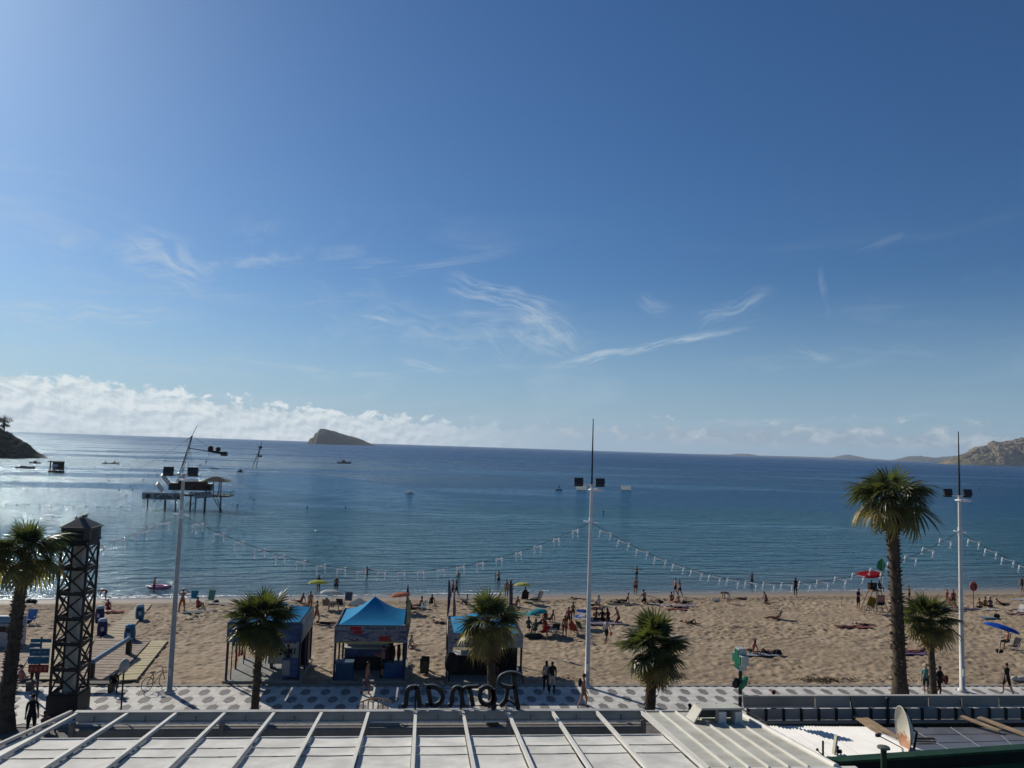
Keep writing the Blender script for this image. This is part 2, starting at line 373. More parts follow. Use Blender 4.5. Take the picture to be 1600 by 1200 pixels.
# shore foam
def foam_mat():
    m=bpy.data.materials.new('foam'); m.use_nodes=True; t=m.node_tree; b=t.nodes['Principled BSDF']; b.inputs['Base Color'].default_value=(.8,.82,.82,1); b.inputs['Roughness'].default_value=.5
    g=t.nodes.new('ShaderNodeNewGeometry'); n=noise(t,g.outputs['Position'],2.2,5,.7,.5); t.links.new(n.step(.44,.56).v,b.inputs['Alpha']); return m
s=MB()
def foam(x0,x1,off,w,dz=.004):
    n=int((x1-x0)/.25); a=[]
    for i in range(n+1):
        x=x0+(x1-x0)*i/n; q=math.sin(i*.21)*.16+math.sin(i*.053+1)*.3+random.uniform(-.05,.05); y=ysh(x)+off+q
        ww=w*(.35+.65*abs(math.sin(i*.11+1.3)))*(min(1,i/6,(n-i)/6)); zz=max(SEA,sandz(x,y))+.012+dz
        a+= [(x,y-ww/2,max(SEA,sandz(x,y-ww/2))+.012+dz),(x,y+ww/2,max(SEA,sandz(x,y+ww/2))+.012+dz)]
    s.add(a,[(2*i,2*i+2,2*i+3,2*i+1) for i in range(n)],True)
foam(-50,-14,.3,.85); foam(-46,-20,1.6,.4,.006); foam(-14,-3,.1,.30); foam(0,9,.35,.45); foam(42,52,.2,.35); foam(55,60,.2,.3); foam(-3,14,1.9,.18,.006); foam(72,90,.2,.25)
tag(s.build('foam',foam_mat()),'thin white foam line of wavelets breaking along the water edge','foam',kind='stuff')
# ------------------------------------------------------------ promenade with elongated hexagon paving
PW=mat('paving_white',(.54,.52,.475),.7,.22,1.6,.004); PG=mat('paving_grey',(.18,.172,.165),.75,.25,2.5,.004); PJ=mat('paving_joint',(.20,.19,.175),.9,.2,6)
s=MB(); s.box((20,41.35,-.045),(170,6.05,.05)); prom=tag(s.build('promenade',PJ),kind='structure')
tw,rp=.5225,.605; hw=tw/2-.006; hl=.80/2; fl=.40/2
def hexo(): return [(0,-hl),(hw,-fl),(hw,fl),(0,hl),(-hw,fl),(-hw,-fl)]
hexg=lambda:[(0,-.54),(.235,-.30),(.235,.30),(0,.54),(-.235,.30),(-.235,-.30)]
s=MB(); s.poly([(a,b,0) for a,b in hexg()],.014); gm=s.mesh('paving_tile',PG)
white=MB(); cnt=0; greys=[]
rows=[r for r in range(0,10)]
for r in rows:
    cy=43.75-r*rp
    if cy-hl<38.3: continue
    for q in range(-125,200):
        cx=q*tw+(r%2)*tw/2
        if cx<-30 or cx>58: continue
        isg = (r%2==1) and ((q+(r//2))%2==0)
        if isg: greys.append((cx,cy-0.0))
        if True:
            dz=random.uniform(-.003,-.001); white.poly([(cx+a,cy+b,-.018) for a,b in hexo()],.018+dz)
greys.sort(key=lambda p:(-1 if True else 0,math.hypot(p[0]-0,p[1])))
g1=[p for p in greys if abs(math.degrees(math.atan2(p[0],p[1]))-6)<36]
g2=[p for p in greys if p not in g1]
for cx,cy in g1[:300]: mk('paving_tile',gm,prom,(cx,cy,-.010))
extra=MB()
for cx,cy in g1[300:]+g2: extra.poly([(cx+a,cy+b,-.010) for a,b in hexg()],.014)
tag(extra.build('grey_paving_field',PG,prom),kind='stuff'); tag(white.build('white_paving_field',PW,prom),kind='stuff')
KM=mat('kerb_stone',(.24,.225,.20),.8,.2,4,.004)
s=MB(); 
for i in range(150): s.box((-55+i*1.2,44.24,-.04),(1.19,.26,.14))
tag(s.build('kerb',KM),kind='structure')
# darker service street at the foot of the terrace
s=MB(); s.poly([(-60,20,-.034),(60,20,-.034),(60,38.28,-.034),(-60,38.28,-.034)],.02)
tag(s.build('street_pavement',mat('street_asphalt',(.135,.125,.115),.85,.25,1.5,.004)),kind='structure')
s=MB(); s.box((-20,38.25,-.01),(70,.16,.05)); tag(s.build('street_kerb',KM),kind='structure')
# ------------------------------------------------------------ boardwalk
WD=mat('weathered_boards',(.34,.285,.185),.8,.3,3,.004,col2=(.25,.205,.14)); WR=mat('worn_red_boards',(.20,.135,.10),.8,.3,2.2,.003,col2=(.27,.22,.17)); WY=mat('yellowed_boards',(.40,.34,.20),.8,.2,3,.004)
def walk(name,label,p0,p1,p2,p3,n,m,th=.06,up=.15):
    # quad of ground points p0->p1 near edge, p3->p2 far edge, split in n boards
    t=tag(thing(name,label,'boardwalk',p0),None)
    for i in range(n):
        a,b=i/n+.004,(i+1)/n-.004
        q=[p0.lerp(p3,a),p1.lerp(p2,a),p1.lerp(p2,b),p0.lerp(p3,b)]
        sh=MB(); dz=random.uniform(-.008,.008); sh.poly([v-p0+Vector((0,0,up-th+dz)) for v in q],th); sh.build('board',m,t)
    return t
walk('boardwalk','pale planked platform with a yellowish walkway edge beside the tall lamp post on the left',GS(180,1068),GS(213,1066),GS(262,1004),GS(238,1004),16,WY)
walk('boardwalk','wide worn wooden platform under the blue handrail behind the lattice tower',GS(118,1066),GS(178,1068),GS(236,1004),GS(150,1002),16,WR,up=.20)
walk('boardwalk','pale board deck behind the blue direction signs on the far left',GS(28,1066),GS(116,1066),GS(148,1001),GS(60,1003),16,WD,up=.17)
walk('boardwalk','narrow sandy board path running from the wooden platform towards the water',GS(158,1000),GS(192,1002),GS(237,946),GS(216,946),16,WD,up=.13)
walk('boardwalk','darker stretch of board path at the far left behind the palm trunk',GS(-60,1068),GS(24,1066),GS(58,1008),GS(-30,1030),12,WR)
# ------------------------------------------------------------ rocks, island, hills
def rock_mat(key,a,b,c,sc=.05,green=None):
    m=bpy.data.materials.new(key); m.use_nodes=True; t=m.node_tree; bs=t.nodes['Principled BSDF']
    g=t.nodes.new('ShaderNodeNewGeometry'); pos=g.outputs['Position']; nx,ny,nz=sepxyz(t,g.outputs['Normal'])
    n=noise(t,pos,sc,8,.68,.6); n2=noise(t,pos,sc*3.5,6,.7)
    col=mixc(t,n.step(.35,.65),a,b); col=mixc(t,n2.step(.45,.75)*.7,col,c)
    if green: col=mixc(t,(nz+(n2-.5)*.9).step(.45,.75)*(n+.35).step(.6,.95),col,green)
    t.links.new(col,bs.inputs['Base Color']); bs.inputs['Roughness'].default_value=.95; bs.inputs['Specular IOR Level'].default_value=.1
    bn=t.nodes.new('ShaderNodeBump'); bn.inputs['Strength'].default_value=1; bn.inputs['Distance'].default_value=.12/sc
    t.links.new(n2.v,bn.inputs['Height']); t.links.new(bn.outputs[0],bs.inputs['Normal']); return m
def ridge(name,x0,x1,yc,depth,prof,m,n=160,nd=50,rough=.1,seed=1,label=None,front=1.0):
    # a rocky mass along x whose skyline follows prof (list of (fraction, height)); slopes fall to both sides
    fx=np.linspace(0,1,n); hh=np.interp(fx,[p[0] for p in prof],[p[1] for p in prof])
    v=np.linspace(-1,1,nd); X=np.repeat((x0+(x1-x0)*fx)[None,:],nd,0); sc=max(hh)
    V=v[:,None]*np.ones_like(X); Y=yc+V*depth*(.25+.75*(hh/sc)[None,:]**.6)
    base=np.where(V<0,(1-np.abs(V)**(1.5*front)),(1-np.abs(V)**1.2)); 
    Z=hh[None,:]*base
    k=sc*.35; nz=(vnoise(X,Y,k,seed)-.5)+.5*(vnoise(X,Y+Z,k*.4,seed+1)-.5)+.3*(vnoise(X,Y,k*.16,seed+2)-.5)+.2*(vnoise(X,Y,k*.07,seed+4)-.5)
    Z=Z+nz*rough*sc*np.clip(base*3,0,1)*np.clip(hh[None,:]/sc*2,0,1); Y=Y+(vnoise(X,Z*2+Y,k*.5,seed+3)-.5)*rough*sc*1.6*(1-V**2)
    Z=np.where((np.abs(V)>.999),-4,Z)+SEA
    return mk(name,grid_mesh(name,X,Y,Z,m,False))
mI=rock_mat('island_rock',(.075,.068,.058),(.13,.115,.095),(.06,.055,.048),.03,(.05,.055,.032))
Wd=GY(484,690,3500).x,GY(592,692,3500).x
o=ridge('island',Wd[0],Wd[1],3500,120,[(0,0),(.006,24),(.06,29),(.075,48),(.11,52),(.125,64),(.15,70),(.26,67),(.42,52),(.52,44),(.70,31),(.85,14),(.95,2),(1,0)],mI,240,50,.045,11); tag(o,kind='structure')
mR=rock_mat('headland_rock',(.24,.17,.12),(.30,.23,.17),(.15,.10,.075),.02,(.085,.085,.05))
a=GY(1492,722,3600).x
o=ridge('headland',a,a+760,3650,260,[(0,0),(.02,16),(.06,34),(.12,58),(.2,84),(.27,103),(.33,116),(.38,112),(.45,126),(.6,150),(.8,120),(1,90)],mR,260,70,.16,21,front=1.3); tag(o,kind='structure')
mD=rock_mat('distant_hill_rock',(.15,.145,.135),(.19,.18,.165),(.12,.12,.12),.01,(.09,.10,.09))
def far(px0,px1,prof,seed,Y=8800,dep=300):
    x0,x1=GY(px0,715,Y).x,GY(px1,722,Y).x
    o=ridge('distant_hills',x0,x1,Y,dep,prof,mD,150,30,.12,seed); tag(o,kind='structure')
far(1385,1560,[(0,0),(.1,18),(.22,58),(.30,66),(.40,45),(.52,66),(.65,84),(.8,76),(1,70)],31,8000)
far(1285,1400,[(0,0),(.15,14),(.25,42),(.34,58),(.45,42),(.6,16),(.8,10),(1,0)],41,9200)
far(1050,1330,[(0,0),(.2,6),(.32,9),(.36,26),(.42,26),(.47,9),(.7,14),(1,15)],51,9400)
# near headland on the left with pine crowns
mH=rock_mat('near_headland_rock',(.14,.10,.065),(.22,.16,.10),(.08,.06,.04),.18,(.045,.05,.022))
o=ridge('near_headland',-338,-216,458,34,[(0,24),(.3,22),(.55,20.5),(.70,18.5),(.80,16.2),(.86,13.2),(.90,10.5),(.935,8.5),(.955,5.6),(.975,2.4),(.99,1.2),(1,0)],mH,260,80,.17,61,front=1.0); tag(o,kind='structure')
leafm=mat('pine_foliage',(.030,.048,.020),.8,.5,.8,col2=(.015,.024,.010)); barkm=mat('pine_bark',(.09,.07,.05),.9)
def pine(x,y,z,h,r,label,seed):
    rr=random.Random(seed); t=tag(thing('pine_tree',label,'tree',(x,y,z),group='pines on the near headland'))
    MB().tube([(0,0,-1),(.2,0,h*.5),(.5,0,h*.9)],[.35,.25,.12],7).build('trunk',barkm,t)
    s=MB()
    for i in range(900):
        cl=rr.choice([(-.45,0,.7),(.5,.1,.75),(0,0,.95),(.15,-.3,.62),(-.1,.3,.8),(.8,0,.6),(-.75,0,.55)])
        a,b,c=rr.gauss(0,.19),rr.gauss(0,.19),rr.gauss(0,.085); p=Vector(((cl[0]+a)*r,(cl[1]+b)*r,(cl[2]+c)*h)); q=.32
        s.add([p+Vector((rr.uniform(-q,q),rr.uniform(-q,q),rr.uniform(-q,q)*.6)) for _ in range(3)],[(0,1,2)])
    s.build('crown',leafm,t)
for i,(px,sx,h,r) in enumerate([(10,0,6,4.2),(-6,0,6.5,4),(2,1,4.5,3),(-25,0,6,4),(17,-1,3.6,2.4)]):
    p=GY(px,676,458); pine(p.x,455+sx*4,15.4 if px<15 else 13.8,h,r,['tallest dark pine on the left headland, rightmost crown on its skyline','dark pine at the very left edge of the headland skyline','lower pine filling in under the headland skyline pines','pine on the headland just beyond the left edge','small shrubby pine on the headland brow just right of the tall ones'][i],i)
# ------------------------------------------------------------ lamp posts
wm=mat('white_painted_steel',(.62,.61,.57),.45,.12,3); gm2=mat('grey_painted_steel',(.42,.41,.38),.5,.15,3); bk=mat('black_housing',(.02,.02,.022),.5,.3,4); gl=mat('lamp_glass',(.55,.55,.5),.2,.05); ltw=mat('lit_white_plastic',(.86,.88,.90),.4,.08,5)
def lamp(x,y,label,pm,mast=True,lean=0,left=False):
    t=thing('lamp_post',label,'lamp post',(x,y,0),group='tall floodlight posts along the promenade'); H=11.4
    s=MB(); s.tube([(0,0,0),(0,0,.12),(0,0,.13),(0,0,4),(0,0,H)],[.26,.26,.15,.125,.085],14); s.build('pole',pm,t)
    s=MB(); s.lathe([(0.0,0),(.34,0),(.5,.07),(.42,.12),(0,.16)],18,(.28,0,H-.38)); s.build('disc_lamp',ltw,t)
    s=MB(); s.tube([(-.95,0,H-.05),(.75,0,H-.05)],.035,8); s.build('crossbar',pm,t)
    for dx in(-.78,.48):
        h=MB(); h.box((dx,-.05,H+.17),(.52,.14,.36),rot=Matrix.Rotation(R(-14),3,'X')).box((dx,.03,H-.08),(.5,.2,.1)); hb=h.build('floodlight',bk,t)
        MB().box((dx,-.128,H+.165),(.44,.01,.28),rot=Matrix.Rotation(R(-14),3,'X')).build('louvre',mat('louvre_dark',(.035,.035,.04),.4),hb)
    if mast: MB().tube([(0,0,H),(0,0,15.2)],[.06,.025],8).build('lightning_rod',bk,t)
    s=MB(); s.tube([(-.42,-.05,9.3),(.42,.05,9.18)],.045,8).tube([(-.2,.1,9.22),(.2,-.1,9.28)],.035,6); s.tube([(0,0,9.05),(0,0,9.5)],.12,10); s.build('cable_bracket',ltw,t)
    MB().box((0,-.16,1.1),(.14,.05,.4)).build('service_hatch',pm,t)
    if left:
        s=MB(); M=Matrix.Rotation(R(-35),3,'Y')@Matrix.Rotation(R(20),3,'X')
        s.box((-.92,0,H-.30),(.10,.42,.62),rot=M); s.box((-1.18,0,H-.72),(.10,.42,.5),rot=M); s.build('reflector_panel',gm2,t)
    return t
LP=[(-12.98,43.0),(9.45,44.0),(31.66,43.2)]
lamp(*LP[0],'grey floodlight post beside the bicycle and boardwalk, no rod on top',gm2,False,left=True)
lamp(*LP[1],'pale floodlight post with a long black rod, at the sand edge beside the couple',wm)
lamp(*LP[2],'white floodlight post with a long black rod, right of the two tall palms',wm)
glow(ltw,.3)
# garlands of white light fixtures hung between the posts
ropem=mat('black_cable',(.02,.02,.02),.7); 
def fixture_mesh():
    s=MB(); s.tube([(-.32,0,0),(.32,0,0)],.038,6)
    for sx in(-.31,.31):
        s.tube([(sx,0,.05),(sx,0,-.1)],.045,7); s.tube([(sx,0,-.1),(sx,0,-.22)],[.058,.03],7); s.tube([(sx,0,-.26),(sx+.05,0,-.36),(sx,0,-.42),(sx-.05,0,-.36),(sx,0,-.28)],.012,5)
    return s
fm=fixture_mesh().mesh('fixture',ltw)
def garland(a,b,sag,n,label,rz=None,f0=.04,f1=.96,tilt=0):
    t=thing('light_garland',label,'string lights',a)
    a=Vector(a); b=Vector(b); P=lambda u:(a.lerp(b,u)-Vector((0,0,4*sag*u*(1-u))))
    MB().tube([P(i/60)-a for i in range(61)],.014,5).build('cable',ropem,t)
    for i in range(n):
        u=f0+(f1-f0)*i/(n-1); o=mk('fixture',fm,t,P(u)-a-Vector((0,0,.06)),rz if rz is not None else math.atan2(b.y-a.y,b.x-a.x))
        o.rotation_euler=(random.uniform(-.05,.05),tilt+random.uniform(-.05,.05),o.rotation_euler[2]+random.uniform(-.12,.12))
LH=9.25
zsag=lambda px,py,Y: LH-GY(px,py,Y).z
LA=[(x,y,LH) for x,y in LP]
sagM=zsag(1230,912,43.6); sagL=zsag(600,893,43.5)
garland(LA[0],LA[1],sagL,20,'string of crossed white fixtures hanging between the left and middle floodlight posts',R(52))
garland(LA[1],LA[2],sagM,20,'string of white bar fixtures sagging between the middle and right floodlight posts',R(-15),tilt=R(14))
garland((-35,43,LH),LA[0],sagL,20,'string of small fixtures rising to the left floodlight post from behind the lattice tower',R(52))
garland(LA[2],(54,43,LH),sagM,20,'string of white bar fixtures running off to the right of the right floodlight post',R(-15),tilt=R(14))
# ------------------------------------------------------------ palms
def leafmat(key,a,b,tr=.12):
    m=mat(key,a,.45,.4,1.2,col2=b,spec=.45); return m
def _g(m): return glow(m,.38,(1.5,1.6,.7))
PL=[leafmat('palm_leaf',(.085,.095,.035),(.035,.045,.018)),leafmat('palm_leaf_yellowed',(.24,.185,.065),(.11,.11,.04)),leafmat('palm_leaf_dry',(.27,.18,.09),(.13,.085,.045))]
[_g(q) for q in PL]
petm=mat('palm_petiole',(.10,.09,.045),.6,.3,5); trm=mat('palm_trunk_fibre',(.105,.078,.055),.95,.5,3,.02,col2=(.045,.033,.024)); stubm=mat('leaf_base_stub',(.15,.11,.075),.9,.4,6,col2=(.07,.05,.035))
def frond_mesh(L,B,droop,nleaf,seed,m,thin=.55,hang=1.0,fold=.25):
    nleaf=int(nleaf*.72); thin*=1.15
    # fan leaf: petiole along +X then arched blade made of separate narrow segments with hanging tips
    rr=random.Random(seed); s=MB(); s.cur=1
    pet=[Vector((L*u,0,-droop*.35*L*u*u)) for u in (0,.35,.7,1)]; s.tube(pet,[.035,.022,.018,.014],5)
    s.cur=0; hub=pet[-1]; base_t=(pet[-1]-pet[-2]).normalized()
    ang0=math.atan2(base_t.z,base_t.x)
    for i in range(nleaf):
        u=i/(nleaf-1); a=(u-.5)*R(290); l=B*(1-.22*abs(a/ R(145))**1.5)*rr.uniform(.86,1.06)
        d=Vector((math.cos(a),math.sin(a),-fold*abs(math.sin(a)))).normalized()
        d=Matrix.Rotation(-ang0,3,'Y')@d; side=d.cross(Vector((0,0,1))); 
        if side.length<.1: side=Vector((0,1,0))
        side.normalize(); side=(side+Vector((0,0,rr.uniform(-.6,.6)))).normalized()
        p=hub.copy(); lj=rr.uniform(.4,1.7); w0=.007; pts=[]; dd=d.copy(); n=5
        for k in range(n+1):
            f=k/n; w=(.012+ .030*B*math.sin(PI*min(1,f*1.15+.08))**.8)*thin if f<.98 else .001
            w*=(1 if f<.6 else (1-(f-.6)/.42))
            pts.append((p+side*w,p-side*w)); dd=(dd+Vector((0,0,-droop*hang*.33*(f**1.5)*lj))).normalized(); p=p+dd*(l/n)
        vs=[q for pr in pts for q in pr]; s.add(vs,[(2*k,2*k+1,2*k+3,2*k+2) for k in range(n)],False)
    return s.mesh('frond',[m,petm])
FM={}
def frond(kind,seed):
    k=(kind,seed)
    if k in FM: return FM[k]
    if kind=='up': me=frond_mesh(.75,1.05,.3,32,seed,PL[0],.8,1.2)
    elif kind=='mid': me=frond_mesh(.85,1.15,.5,34,seed+9,PL[0],.8,2.2)
    elif kind=='low': me=frond_mesh(.9,1.2,.8,32,seed+19,PL[1],.75,3.2)
    elif kind=='dead': me=frond_mesh(.55,1.0,.9,26,seed+29,PL[2],.75,3.0,.6)
    elif kind=='hang': me=frond_mesh(1.0,1.75,.6,36,seed+39,PL[0],.7,7.5,.35)
    elif kind=='hangy': me=frond_mesh(1.0,1.65,.8,34,seed+49,PL[1],.8,6.5,.35)
    FM[k]=me; return me
def palm(label,base,top,r0,r1,scale,spec,seed,skirt=True,ztop=0,bulge=0):
    rr=random.Random(seed); t=thing('palm_tree',label,'palm tree',base,group='palms along the promenade')
    b=Vector(base); T=Vector(top)-b; n=26; s=MB(); pts=[]; rad=[]
    for i in range(n+1):
        f=i/n; pts.append(Vector((T.x*f**1.3,T.y*f,T.z*f))); rad.append((r0+(r1-r0)*min(1,f*1.25))*(1+rr.uniform(-.05,.05))+(r0*.45*max(0,1-f*9)))
    s.tube(pts,rad,12); tr=s.build('trunk',trm,t)
    st=MB()
    ns=int(T.z*(34 if bulge else 12))
    for i in range(ns):
        f=rr.uniform(.02,1); a=rr.uniform(0,2*PI); c=Vector((T.x*f**1.3,T.y*f,T.z*f)); rd=r0+(r1-r0)*min(1,f*1.25); d=Vector((math.cos(a),math.sin(a),0)); q=d.cross(Vector((0,0,1)))*.055
        l=.05+.1*bulge+rr.uniform(0,.05)+.06*(f>.8); st.add([c+d*rd*.9-q,c+d*rd*.9+q,c+d*(rd+l)+Vector((0,0,.11))+q*.5,c+d*(rd+l)+Vector((0,0,.11))-q*.5,c+d*rd*.9+Vector((0,0,.11))],[(0,1,2,3),(4,3,2),(0,3,4),(1,4,2)])
    o=st.build('leaf_stubs',stubm,t); tag(o,kind='stuff')
    for kind,cnt,e0,e1 in spec:
        for i in range(cnt):
            me=frond(kind,i%3); a=2*PI*(i*.618+rr.uniform(-.06,.06)); e=R(rr.uniform(e0,e1)); o=mk('frond',me,t)
            zz=T.z+ztop+(.12 if e>0 else -.25*abs(math.sin(e)))
            if kind=='dead': zz=T.z-rr.uniform(.1,.75)*scale
            o.location=(T.x+math.cos(a)*.08,T.y+math.sin(a)*.08,zz)
            o.rotation_euler=(Matrix.Rotation(a,3,'Z')@Matrix.Rotation(-e,3,'Y')@Matrix.Rotation(rr.uniform(-.5,.5),3,'X')).to_euler(); k=scale*rr.uniform(.78,1.15); o.scale=(k,k,k)
    return t
std=[('up',13,35,88),('mid',17,5,42),('mid',11,-25,8),('low',12,-50,-15),('dead',10,-80,-55)]
# far left, tall, feathery
b=G(6,1140); palm('tall leaning palm at the far left edge with its trunk bending right',b,GY(40,862,b.y),.34,.23,.92,[('up',9,35,85),('hang',14,0,45),('hangy',10,-30,5),('dead',10,-80,-50)],1,bulge=.3)
b=G(397,1122); palm('short palm in front of the left kiosk, round dense crown',b,GY(409,968,b.y),.20,.15,1.0,[('up',16,30,88),('mid',22,0,42),('mid',14,-30,8),('low',8,-50,-15),('dead',24,-85,-50)],2)
b=G(769,1132); palm('palm in front of the jet ski kiosk with yellowing drooping leaves',b,GY(765,972,b.y),.23,.18,1.0,[('up',10,35,88),('mid',14,5,42),('low',16,-35,5),('dead',30,-80,-40)],3)
b=G(1015,1124); palm('short palm with the widest ragged crown, between the middle floodlight post and the green cross',b,GY(1021,1010,b.y),.29,.24,1.12,[('up',14,30,88),('mid',20,0,42),('mid',12,-35,5),('low',10,-50,-15),('dead',22,-85,-50)],4)
b=G(1407,1096); palm('tallest palm with a thick scaly trunk and shaggy hanging leaf tips',b,GY(1392,779,b.y),.36,.28,1.14,[('up',4,45,85),('mid',5,15,50),('hang',19,-5,50),('hangy',11,-35,0),('dead',16,-85,-60)],5,bulge=.8)
b=G(1459,1094); palm('small palm just right of the tallest palm, dark skirt under its crown',b,GY(1451,966,b.y),.20,.16,.98,[('up',14,30,88),('mid',16,0,42),('low',14,-40,5),('dead',30,-85,-55)],6)
# ------------------------------------------------------------ lattice tower
dk=mat('dark_bronze_steel',(.028,.026,.025),.55,.3,3); dk2=mat('tower_hood',(.085,.078,.07),.6,.2,3); pc=mat('pale_core_column',(.46,.43,.36),.7,.12,2)
TB=Vector((-16.78,40.2,0)); w=1.0
t=thing('lattice_tower','dark square lattice tower with a pale core and a pyramid hood','tower',TB); t.scale=(.66,.66,.965)
MB().box((0,0,.5),(2.15,2.15,1.0)).build('plinth',dk,t)
MB().tube([(0,0,.9),(0,0,8.5)],.46,4,smooth=False).build('core_column',pc,t)
z0,zt=1.0,8.35; nb=6
s=MB()
for sx in(-1,1):
    for sy in(-1,1): s0=MB(); s0.box((sx*.92,sy*.92,(z0+zt)/2),(.15,.15,zt-z0)); s0.build('corner_post',dk,t)
for i in range(nb+1):
    zz=z0+(zt-z0)*i/nb; hb=MB()
    for sy in(-1,1): hb.box((0,sy*.925,zz),(1.69,.11,.19)); hb.box((sy*.925,0,zz+.003),(.11,1.74,.184))
    hb.build('ring_beam',dk,t)
for i in range(nb):
    a,b_=z0+(zt-z0)*i/nb+.09,z0+(zt-z0)*(i+1)/nb-.09; 
    for sy in(-1,1):
        for u in(-1,1):
            for ax in(0,1):
                off=sy*(.915+.03*u); p0=(u*-.84,off,a) if ax==0 else (off,u*-.84,a); p1=(u*.84,off,b_) if ax==0 else (off,u*.84,b_)
                MB().tube([p0,p1],.062,4,smooth=False).build('diagonal_brace',dk,t)
MB().box((0,0,8.80),(2.0,2.0,.62)).build('lamp_box',dk2,t)
hd=MB(); hd.box((0,0,9.14),(2.22,2.22,.07)); hd.add([(-1.06,-1.06,9.17),(1.06,-1.06,9.17),(1.06,1.06,9.17),(-1.06,1.06,9.17),(.12,-.12,9.62),(.12,.12,9.62),(-.12,.12,9.62),(-.12,-.12,9.62)],[(0,1,4,7),(1,2,5,4),(2,3,6,5),(3,0,7,6),(4,5,6,7)]); hd.build('hood',dk2,t)
for rz in range(4):
    o=MB().box((0,-1.006,8.80),(1.15,.03,.40)).build('window_recess',bk,t); o.rotation_euler[2]=rz*PI/2
MB().box((0,0,8.50),(2.1,2.1,.1)).build('cornice',dk,t)
for k,(dx,dy) in enumerate([(.15,-.1),(-.45,.2)]):
    bd=MB(); bd.ball((0,0,.09),(.14,.07,.07),8,5).ball((.13,0,.17),.045,7,4).tube([(-.1,0,.08),(-.26,0,.05)],[.04,.015],5).tube([(.16,0,.17),(.21,0,.16)],[.012,.003],4)
    tag(bd.build('pigeon',mat('pigeon_grey',(.06,.06,.065),.7),None,TB+Vector((dx*.8,dy*.8,9.25 if k==0 else 9.10)),rz=k*2),['dark pigeon perched on the very top of the lattice tower','dark pigeon perched lower on the left of the tower hood'][k],'pigeon')
# ------------------------------------------------------------ terrace roof (white pergola)
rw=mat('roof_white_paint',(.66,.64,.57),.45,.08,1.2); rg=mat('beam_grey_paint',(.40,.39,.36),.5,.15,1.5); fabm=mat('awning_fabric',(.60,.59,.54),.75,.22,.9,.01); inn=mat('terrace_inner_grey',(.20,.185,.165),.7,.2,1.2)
YF=29.3; ZF=3.5; SLP=.6/6.1
zr=lambda y: ZF+(YF-y)*SLP
roof=thing('pergola_roof','long white pergola roof with sloping beams and pale fabric panels along the bottom of the picture','roof',(0,YF,ZF))
O=Vector((0,YF,ZF)); L=lambda x,y,z: Vector((x,y,z))-O
bx=[-11.9,-10.2,-8.55,-6.87,-5.15,-3.47,-1.80,-.09,1.65,3.33,5.0,6.68,8.4]
s=MB(); s.box(L(-1.75,29.42,3.42),(20.45,.10,.36)); s.build('front_fascia',rg,roof)
s=MB(); s.box(L(-1.75,29.37,3.615),(20.5,.24,.03)); s.build('front_cap',rg,roof)
s=MB(); s.box(L(-1.75,29.20,3.28),(20.2,.12,.05)); s.build('sash_rail',rw,roof)
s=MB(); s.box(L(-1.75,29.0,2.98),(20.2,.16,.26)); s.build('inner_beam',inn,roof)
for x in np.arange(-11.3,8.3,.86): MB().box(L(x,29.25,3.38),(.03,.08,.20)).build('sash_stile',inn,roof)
for x in bx:
    s=MB(); y0,y1=29.28,18.0; M=Matrix.Rotation(math.atan(-SLP)*1,3,'X')
    s.box(L(x,(y0+y1)/2,zr((y0+y1)/2)+.04),(.08,math.hypot(y0-y1,zr(y1)-zr(y0)),.10),rot=M); s.box(L(x,(y0+y1)/2,zr((y0+y1)/2)+.10),(.11,math.hypot(y0-y1,zr(y1)-zr(y0)),.02),rot=M); s.build('rafter',rw,roof)
for i in range(len(bx)-1):
    a,b_=bx[i]+.075,bx[i+1]-.075
    ys=[26.35+random.uniform(-.03,.03),25.3,24.45,22.6,20.2,18]
    for j in range(5):
        s=MB(); nn=5; top=[];sagv=.018
        for jj in range(5):
            f=jj/4
            for ii in range(nn):
                g_=ii/(nn-1); yy=ys[j]+(ys[j+1]-ys[j])*f; top.append(L(a+(b_-a)*g_,yy,zr(yy)-.02-.012*math.sin(PI*g_)-sagv*math.sin(PI*f)*1.0+ (0.0 if f==0 else 0)-.012*j+.012*f+.0))
        s.add(top,[(jj*nn+ii,jj*nn+ii+1,(jj+1)*nn+ii+1,(jj+1)*nn+ii) for jj in range(4) for ii in range(nn-1)],True)
        (s.box(L((a+b_)/2,ys[j]+.03,zr(ys[j])-.02),(b_-a,.05,.06)) if j==0 else None); s.build('fabric_panel',fabm,roof)
# left hip end
s=MB(); p0=L(-12.15,29.4,3.6); p1=L(-13.1,18,4.7)
s.tube([p0,p1],.07,4,smooth=False); s.build('edge_gutter',rg,roof)
s=MB(); s.add([L(-12.12,29.3,3.50),L(-11.97,29.3,3.52),L(-11.97,18,4.62),L(-13.05,18,4.6)],[(0,1,2,3)]); s.build('side_panel',rw,roof)
for x in(-11.9,-6.87,-1.8,3.33,8.4): MB().box(L(x,28.95,1.7),(.16,.16,3.3)).build('column',inn,roof)
